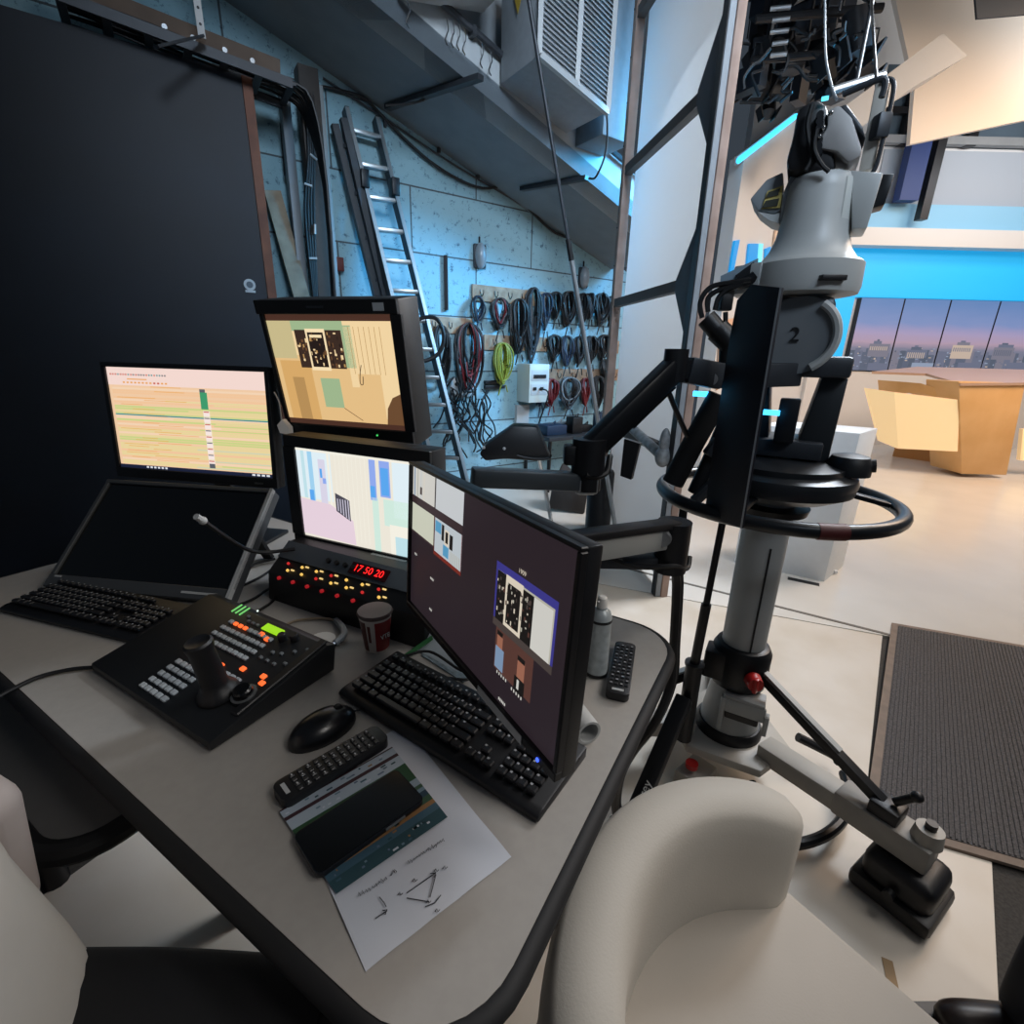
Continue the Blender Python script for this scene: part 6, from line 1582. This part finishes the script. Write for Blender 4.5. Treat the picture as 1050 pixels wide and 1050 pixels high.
# ------------------------------------------------------------------ people
def skin_mesh(name, verts, edges, radii, mt, parent=None, sub=2, root=0):
    me = bpy.data.meshes.new(name); me.from_pydata([Vector(v) for v in verts], edges, [])
    o = bpy.data.objects.new(name, me); COL.objects.link(o)
    md = o.modifiers.new('skin', 'SKIN')
    for v, r in zip(me.skin_vertices[0].data, radii): v.radius = r if isinstance(r, tuple) else (r, r)
    me.skin_vertices[0].data[root].use_root = True
    s_ = o.modifiers.new('smooth', 'SUBSURF'); s_.levels = sub; s_.render_levels = sub
    dg = bpy.context.evaluated_depsgraph_get(); dg.update()
    me2 = bpy.data.meshes.new_from_object(o.evaluated_get(dg))
    bpy.data.objects.remove(o); bpy.data.meshes.remove(me)
    me2.materials.clear(); me2.materials.append(mt)
    for p in me2.polygons: p.use_smooth = True
    o = bpy.data.objects.new(name, me2)
    if parent is not None:
        me2.transform(WM[parent.name].inverted()); o.parent = parent; WM[o.name] = WM[parent.name]
    COL.objects.link(o)
    return o
SKIN = mat('skin', '#c09078', .55); TRO = mat('black_trousers', '#101115', .8, noise=.2, nscale=14); SHI = mat('white_shirt', '#c4bfb8', .8, noise=.06, nscale=12, bump=.3, bscale=30)
hp = Vector((-.63, .235, .555)); fdir = Vector((1, -.02, 0)).normalized(); sdr = Vector((-fdir.y, fdir.x, 0))
# stool under the seated person
t = thing('stool', 'dark round stool under the seated person', 'stool', Vector((hp.x, hp.y, 0)))
m = MB(); m.lathe([(0, .4), (.17, .4), (.18, .41), (.18, .44), (.17, .45), (0, .45)], Matrix.Translation(Vector((hp.x, hp.y, 0))), 28); m.build('seat', BLK, t, True)
m = MB(); m.lathe([(.16, 0), (.16, .02), (.03, .04), (.025, .4)], Matrix.Translation(Vector((hp.x, hp.y, 0))), 24); m.build('base', BLKM, t, True)
t = thing('person', 'seated person at the lower left in white top and black trousers, legs under the desk', 'person', Vector((hp.x, hp.y, .44)))
def bd(f, s, z): return hp + fdir * f + sdr * s + Vector((0, 0, z))
V = [bd(0, 0, .02), bd(-.02, 0, .2), bd(-.05, 0, .42), bd(-.06, 0, .54), bd(-.05, 0, .62), bd(-.04, 0, .72), bd(-.04, 0, .8)]
Ed = [(0, 1), (1, 2), (2, 3), (3, 4), (4, 5), (5, 6)]
Rr = [.09, .09, .1, .08, .055, (.085, .09), (.06, .065)]
for s_ in (-1, 1):
    b = len(V)
    V += [bd(.05, .1 * s_, .0), bd(.44, .13 * s_, .0), bd(.42, .13 * s_, -.42), bd(.55, .14 * s_, -.5)]
    Ed += [(0, b), (b, b + 1), (b + 1, b + 2), (b + 2, b + 3)]; Rr += [.07, .05, .04, .03]
    b = len(V)
    V += [bd(-.07, .2 * s_, .5), bd(-.2, .25 * s_, .28), Vector((-.42, -.16 + .06 * s_, 1.08)), Vector((-.34, -.2 + .05 * s_, 1.16))]
    Ed += [(2, b), (b, b + 1), (b + 1, b + 2), (b + 2, b + 3)]; Rr += [.045, .045, .035, .03]
skin_mesh('body', V, Ed, Rr, SKIN, t, 1)
m = MB(); m.ell(bd(-.01, 0, .01), (.17, .19, .115), Matrix.Rotation(math.atan2(fdir.y, fdir.x), 3, 'Z'), u=28, v=18)
for s_ in (-1, 1):
    m.tube([bd(.0, .1 * s_, .005), bd(.2, .115 * s_, .015), bd(.42, .125 * s_, .012)], .108, r_end=.085, seg=20); m.ell(bd(.43, .126 * s_, .008), (.088, .086, .086), u=20, v=12)
    m.tube([bd(.45, .127 * s_, -.01), bd(.44, .13 * s_, -.2), bd(.42, .13 * s_, -.45)], .08, r_end=.062, seg=18)
m.build('trousers', TRO, t, True, sharp=80)
m = MB(); n_ = 32; secs = [(.02, -.06, .165, .205), (.02, -.03, .172, .212), (.025, .04, .172, .208), (.02, .12, .165, .2), (-.01, .24, .15, .195), (-.035, .36, .14, .2), (-.05, .46, .13, .205), (-.055, .53, .11, .17), (-.055, .57, .065, .075)]
rg = []
for (f_, z_, a_, b_) in secs:
    rg.append([m.bm.verts.new(bd(f_ + a_ * math.cos(2 * math.pi * k / n_) * (1 + .018 * math.sin(5 * 2 * math.pi * k / n_ + z_ * 9)), b_ * math.sin(2 * math.pi * k / n_), z_ + (.012 * math.sin(2 * math.pi * k / n_ * 2) if z_ < 0 else 0))) for k in range(n_)])
for i in range(len(rg) - 1):
    for k in range(n_): m.bm.faces.new((rg[i][k], rg[i][(k + 1) % n_], rg[i + 1][(k + 1) % n_], rg[i + 1][k]))
m.build('shirt', SHI, t, True, sharp=80)
m = MB(); m.tube([bd(.02 + .174 * math.cos(2 * math.pi * k / 24), .214 * math.sin(2 * math.pi * k / 24), -.052 + .012 * math.sin(2 * math.pi * k / 12)) for k in range(24)], .006, closed=True, sub=2); m.build('hem', mat('hem_grey', '#7d7a76', .8), t, True)
for s_ in (-1, 1):
    m = MB(); m.tube([bd(-.06, .17 * s_, .5), bd(-.1, .23 * s_, .42), bd(-.17, .25 * s_, .33)], .075, r_end=.068, seg=16); m.build('sleeve', SHI, t, True)
for s_ in (-1, 1):
    m = MB(); m.ell(bd(.54, .135 * s_, -.505), (.14, .05, .045), Matrix.Rotation(math.atan2(fdir.y, fdir.x), 3, 'Z')); m.build('shoe', mat('shoe_dark', '#1c1817', .4), t, True)
m = MB(); m.ell(bd(-.05, 0, .79), (.1, .095, .09), None); m.build('hair', mat('dark_hair', '#1f1a17', .7), t, True)
# standing person, only foot and shin in the photo
ank = Vector((1.13, .645, .09))
t = thing('person', 'standing person at the right edge with dark trousers and a dark brown shoe', 'person', Vector((1.1, .66, 0)))
fd2 = Vector((-.97, .1, 0)).normalized(); sd2 = Vector((-fd2.y, fd2.x, 0))
an = [ank, ank - sd2 * .0 + Vector((.1, -.26, 0))]
hp2 = (an[0] + an[1]) / 2 + Vector((.05, -.0, .83)); side = (an[0] - an[1]); side.z = 0; side.normalize(); fr = Vector((side.y, -side.x, 0))
if fr.dot(fd2) < 0: fr = -fr
def sb(f, s_, z): return hp2 + fr * f + side * s_ + Vector((0, 0, z))
V = [sb(0, 0, .0), sb(0, 0, .2), sb(0, 0, .42), sb(-.01, 0, .54), sb(.0, 0, .63), sb(.015, 0, .72), sb(.01, 0, .8)]
Ed = [(k, k + 1) for k in range(6)]; Rr = [.09, .09, .1, .05, .05, (.08, .09), (.06, .07)]
for i, a_ in enumerate(an):
    g = 1 - 2 * i; b_ = len(V)
    V += [sb(0, .09 * g, -.05), (sb(.03, .09 * g, -.05) + a_) / 2, a_]; Ed += [(0, b_), (b_, b_ + 1), (b_ + 1, b_ + 2)]; Rr += [.065, .045, .035]
    b_ = len(V); V += [sb(0, .18 * g, .44), sb(-.03, .25 * g, .2), sb(.06, .25 * g, -.04), sb(.1, .245 * g, -.13)]; Ed += [(2, b_), (b_, b_ + 1), (b_ + 1, b_ + 2), (b_ + 2, b_ + 3)]; Rr += [.045, .035, .027, (.016, .034)]
    for q in range(4):
        b_ = len(V); V += [sb(.07 + .02 * q, .245 * g, -.16), sb(.075 + .022 * q, .238 * g, -.205 + .008 * abs(q - 1.5))]; Ed += [(b_ - 1 if False else len(V) - 3 - 2 * q, b_), (b_, b_ + 1)]; Rr += [.009, .008]
skin_mesh('body', V, Ed, Rr, SKIN, t, 2)
def loft(m, secs, n_=28):
    rg = []
    for (f_, z_, a_, b_) in secs:
        rg.append([m.bm.verts.new(sb(f_ + a_ * math.cos(2 * math.pi * k / n_), b_ * math.sin(2 * math.pi * k / n_), z_)) for k in range(n_)])
    for i in range(len(rg) - 1):
        for k in range(n_): m.bm.faces.new((rg[i][k], rg[i][(k + 1) % n_], rg[i + 1][(k + 1) % n_], rg[i + 1][k]))
DTR = mat('dark_blue_trousers', '#1b1f27', .85, noise=.15)
m = MB(); loft(m, [(0, .12, .1, .15), (0, .05, .125, .17), (0, -.04, .13, .18), (0, -.1, .1, .15)])
for i, a_ in enumerate(an):
    g = 1 - 2 * i; m.tube([sb(0, .085 * g, -.03), sb(.02, .09 * g, -.22), (sb(.03, .09 * g, -.05) + a_) / 2, a_ + Vector((0, 0, .2)), a_ + Vector((-.01, 0, -.01))], .095, r_end=.062, seg=18)
m.build('trousers', DTR, t, True, sharp=80)
DJ = mat('dark_jacket', '#23272e', .85)
m = MB(); loft(m, [(0, -.06, .145, .195), (0, .02, .145, .19), (0, .16, .125, .165), (0, .32, .13, .19), (-.005, .44, .12, .205), (-.01, .5, .1, .18), (-.005, .56, .06, .075)]); m.build('jacket', DJ, t, True, sharp=80)
for g in (-1, 1):
    m = MB(); m.tube([sb(-.005, .16 * g, .47), sb(-.015, .22 * g, .38), sb(-.03, .25 * g, .2), sb(.05, .25 * g, -.02)], .07, r_end=.045, seg=16); m.build('sleeve', DJ, t, True)
SHOE = mat('brown_black_shoe', '#2b2220', .35, noise=.2)
for i, a in enumerate(an):
    c_ = a + fd2 * .09; m = MB()
    V = [a + Vector((.05, 0, -.045)), a + fd2 * .05 + Vector((0, 0, -.045)), a + fd2 * .13 + Vector((0, 0, -.05)), a + fd2 * .2 + Vector((0, 0, -.055))]
    skin_mesh('shoe', V, [(0, 1), (1, 2), (2, 3)], [.042, .042, .042, .035], SHOE, t, 2)
    m.prism([a + Vector((0, 0, -.09)) + fd2 * x + Vector((0, y, 0)) for x, y in [(-.09, -.03), (0, -.04), (.14, -.045), (.22, -.035), (.245, 0), (.22, .035), (.14, .045), (0, .04), (-.09, .03)]], (0, 0, .02)); m.build('sole', BLK, t, True)
m = MB(); m.ell(sb(-.012, 0, .785), (.098, .088, .085)); m.build('hair', MATS['dark_hair'], t, True)
# ------------------------------------------------------------------ lights
w = bpy.data.worlds.new('dark_room'); sc.world = w; w.use_nodes = True
w.node_tree.nodes['Background'].inputs[0].default_value = (0.62, 0.78, 1.0, 1)
w.node_tree.nodes['Background'].inputs[1].default_value = 0.06
def area(name, loc, target, size, power, col, spread=180):
    l = bpy.data.lights.new(name, 'AREA'); l.energy = power; l.color = lin(col)[:3]
    l.shape = 'RECTANGLE'; l.size = size[0]; l.size_y = size[1]
    o = bpy.data.objects.new(name, l); COL.objects.link(o); o.location = loc
    l.spread = R(spread)
    o.rotation_euler = (Vector(target) - Vector(loc)).to_track_quat('-Z', 'Y').to_euler()
    return o
area('studio_key', (6.6, 4.6, 4.3), (6.4, 5.6, 0.0), (3, 1.5), 180, '#ffd9b6')
area('studio_floor', (5.2, 3.4, 4.3), (4.3, 4.8, 0), (2.4, 1.6), 100, '#fff0e2')
area('set_wash', (6.8, 7.0, 4.2), (6.8, 8.6, 2.4), (4, .5), 40, '#eaf4ff')
area('cyan_wash', (3.3, 4.35, 3.3), (-0.7, 4.9, 2.1), (0.9, 0.9), 66, '#1fa8e6', 64)
area('cloth_fill', (6.6, 4.6, 4.0), (6.9, 6.6, 5.6), (2.0, .6), 46, '#f2f2f2', 90)  # added fill that brightens the cream cloth, no lamp known there
area('flat_wash', (2.9, 3.4, 3.6), (0.8, 3.0, 1.9), (1.0, 1.0), 46, '#eaf4ff', 75)
area('near_grid', (2.9, 1.2, 4.4), (0.8, 0.9, 0.3), (1.6, 1.6), 52, '#f8f4f0')
area('side_grid', (2.3, -0.8, 3.4), (0.5, 0.35, 0.6), (0.8, 0.8), 4.5, '#fbf6f0', 70)
area('front_fill', (1.3, -1.4, 4.3), (0.4, 3.6, 2.6), (1.2, 1.2), 38, '#d6e8fb', 62)  # added fill from behind the camera for beam and robotic head
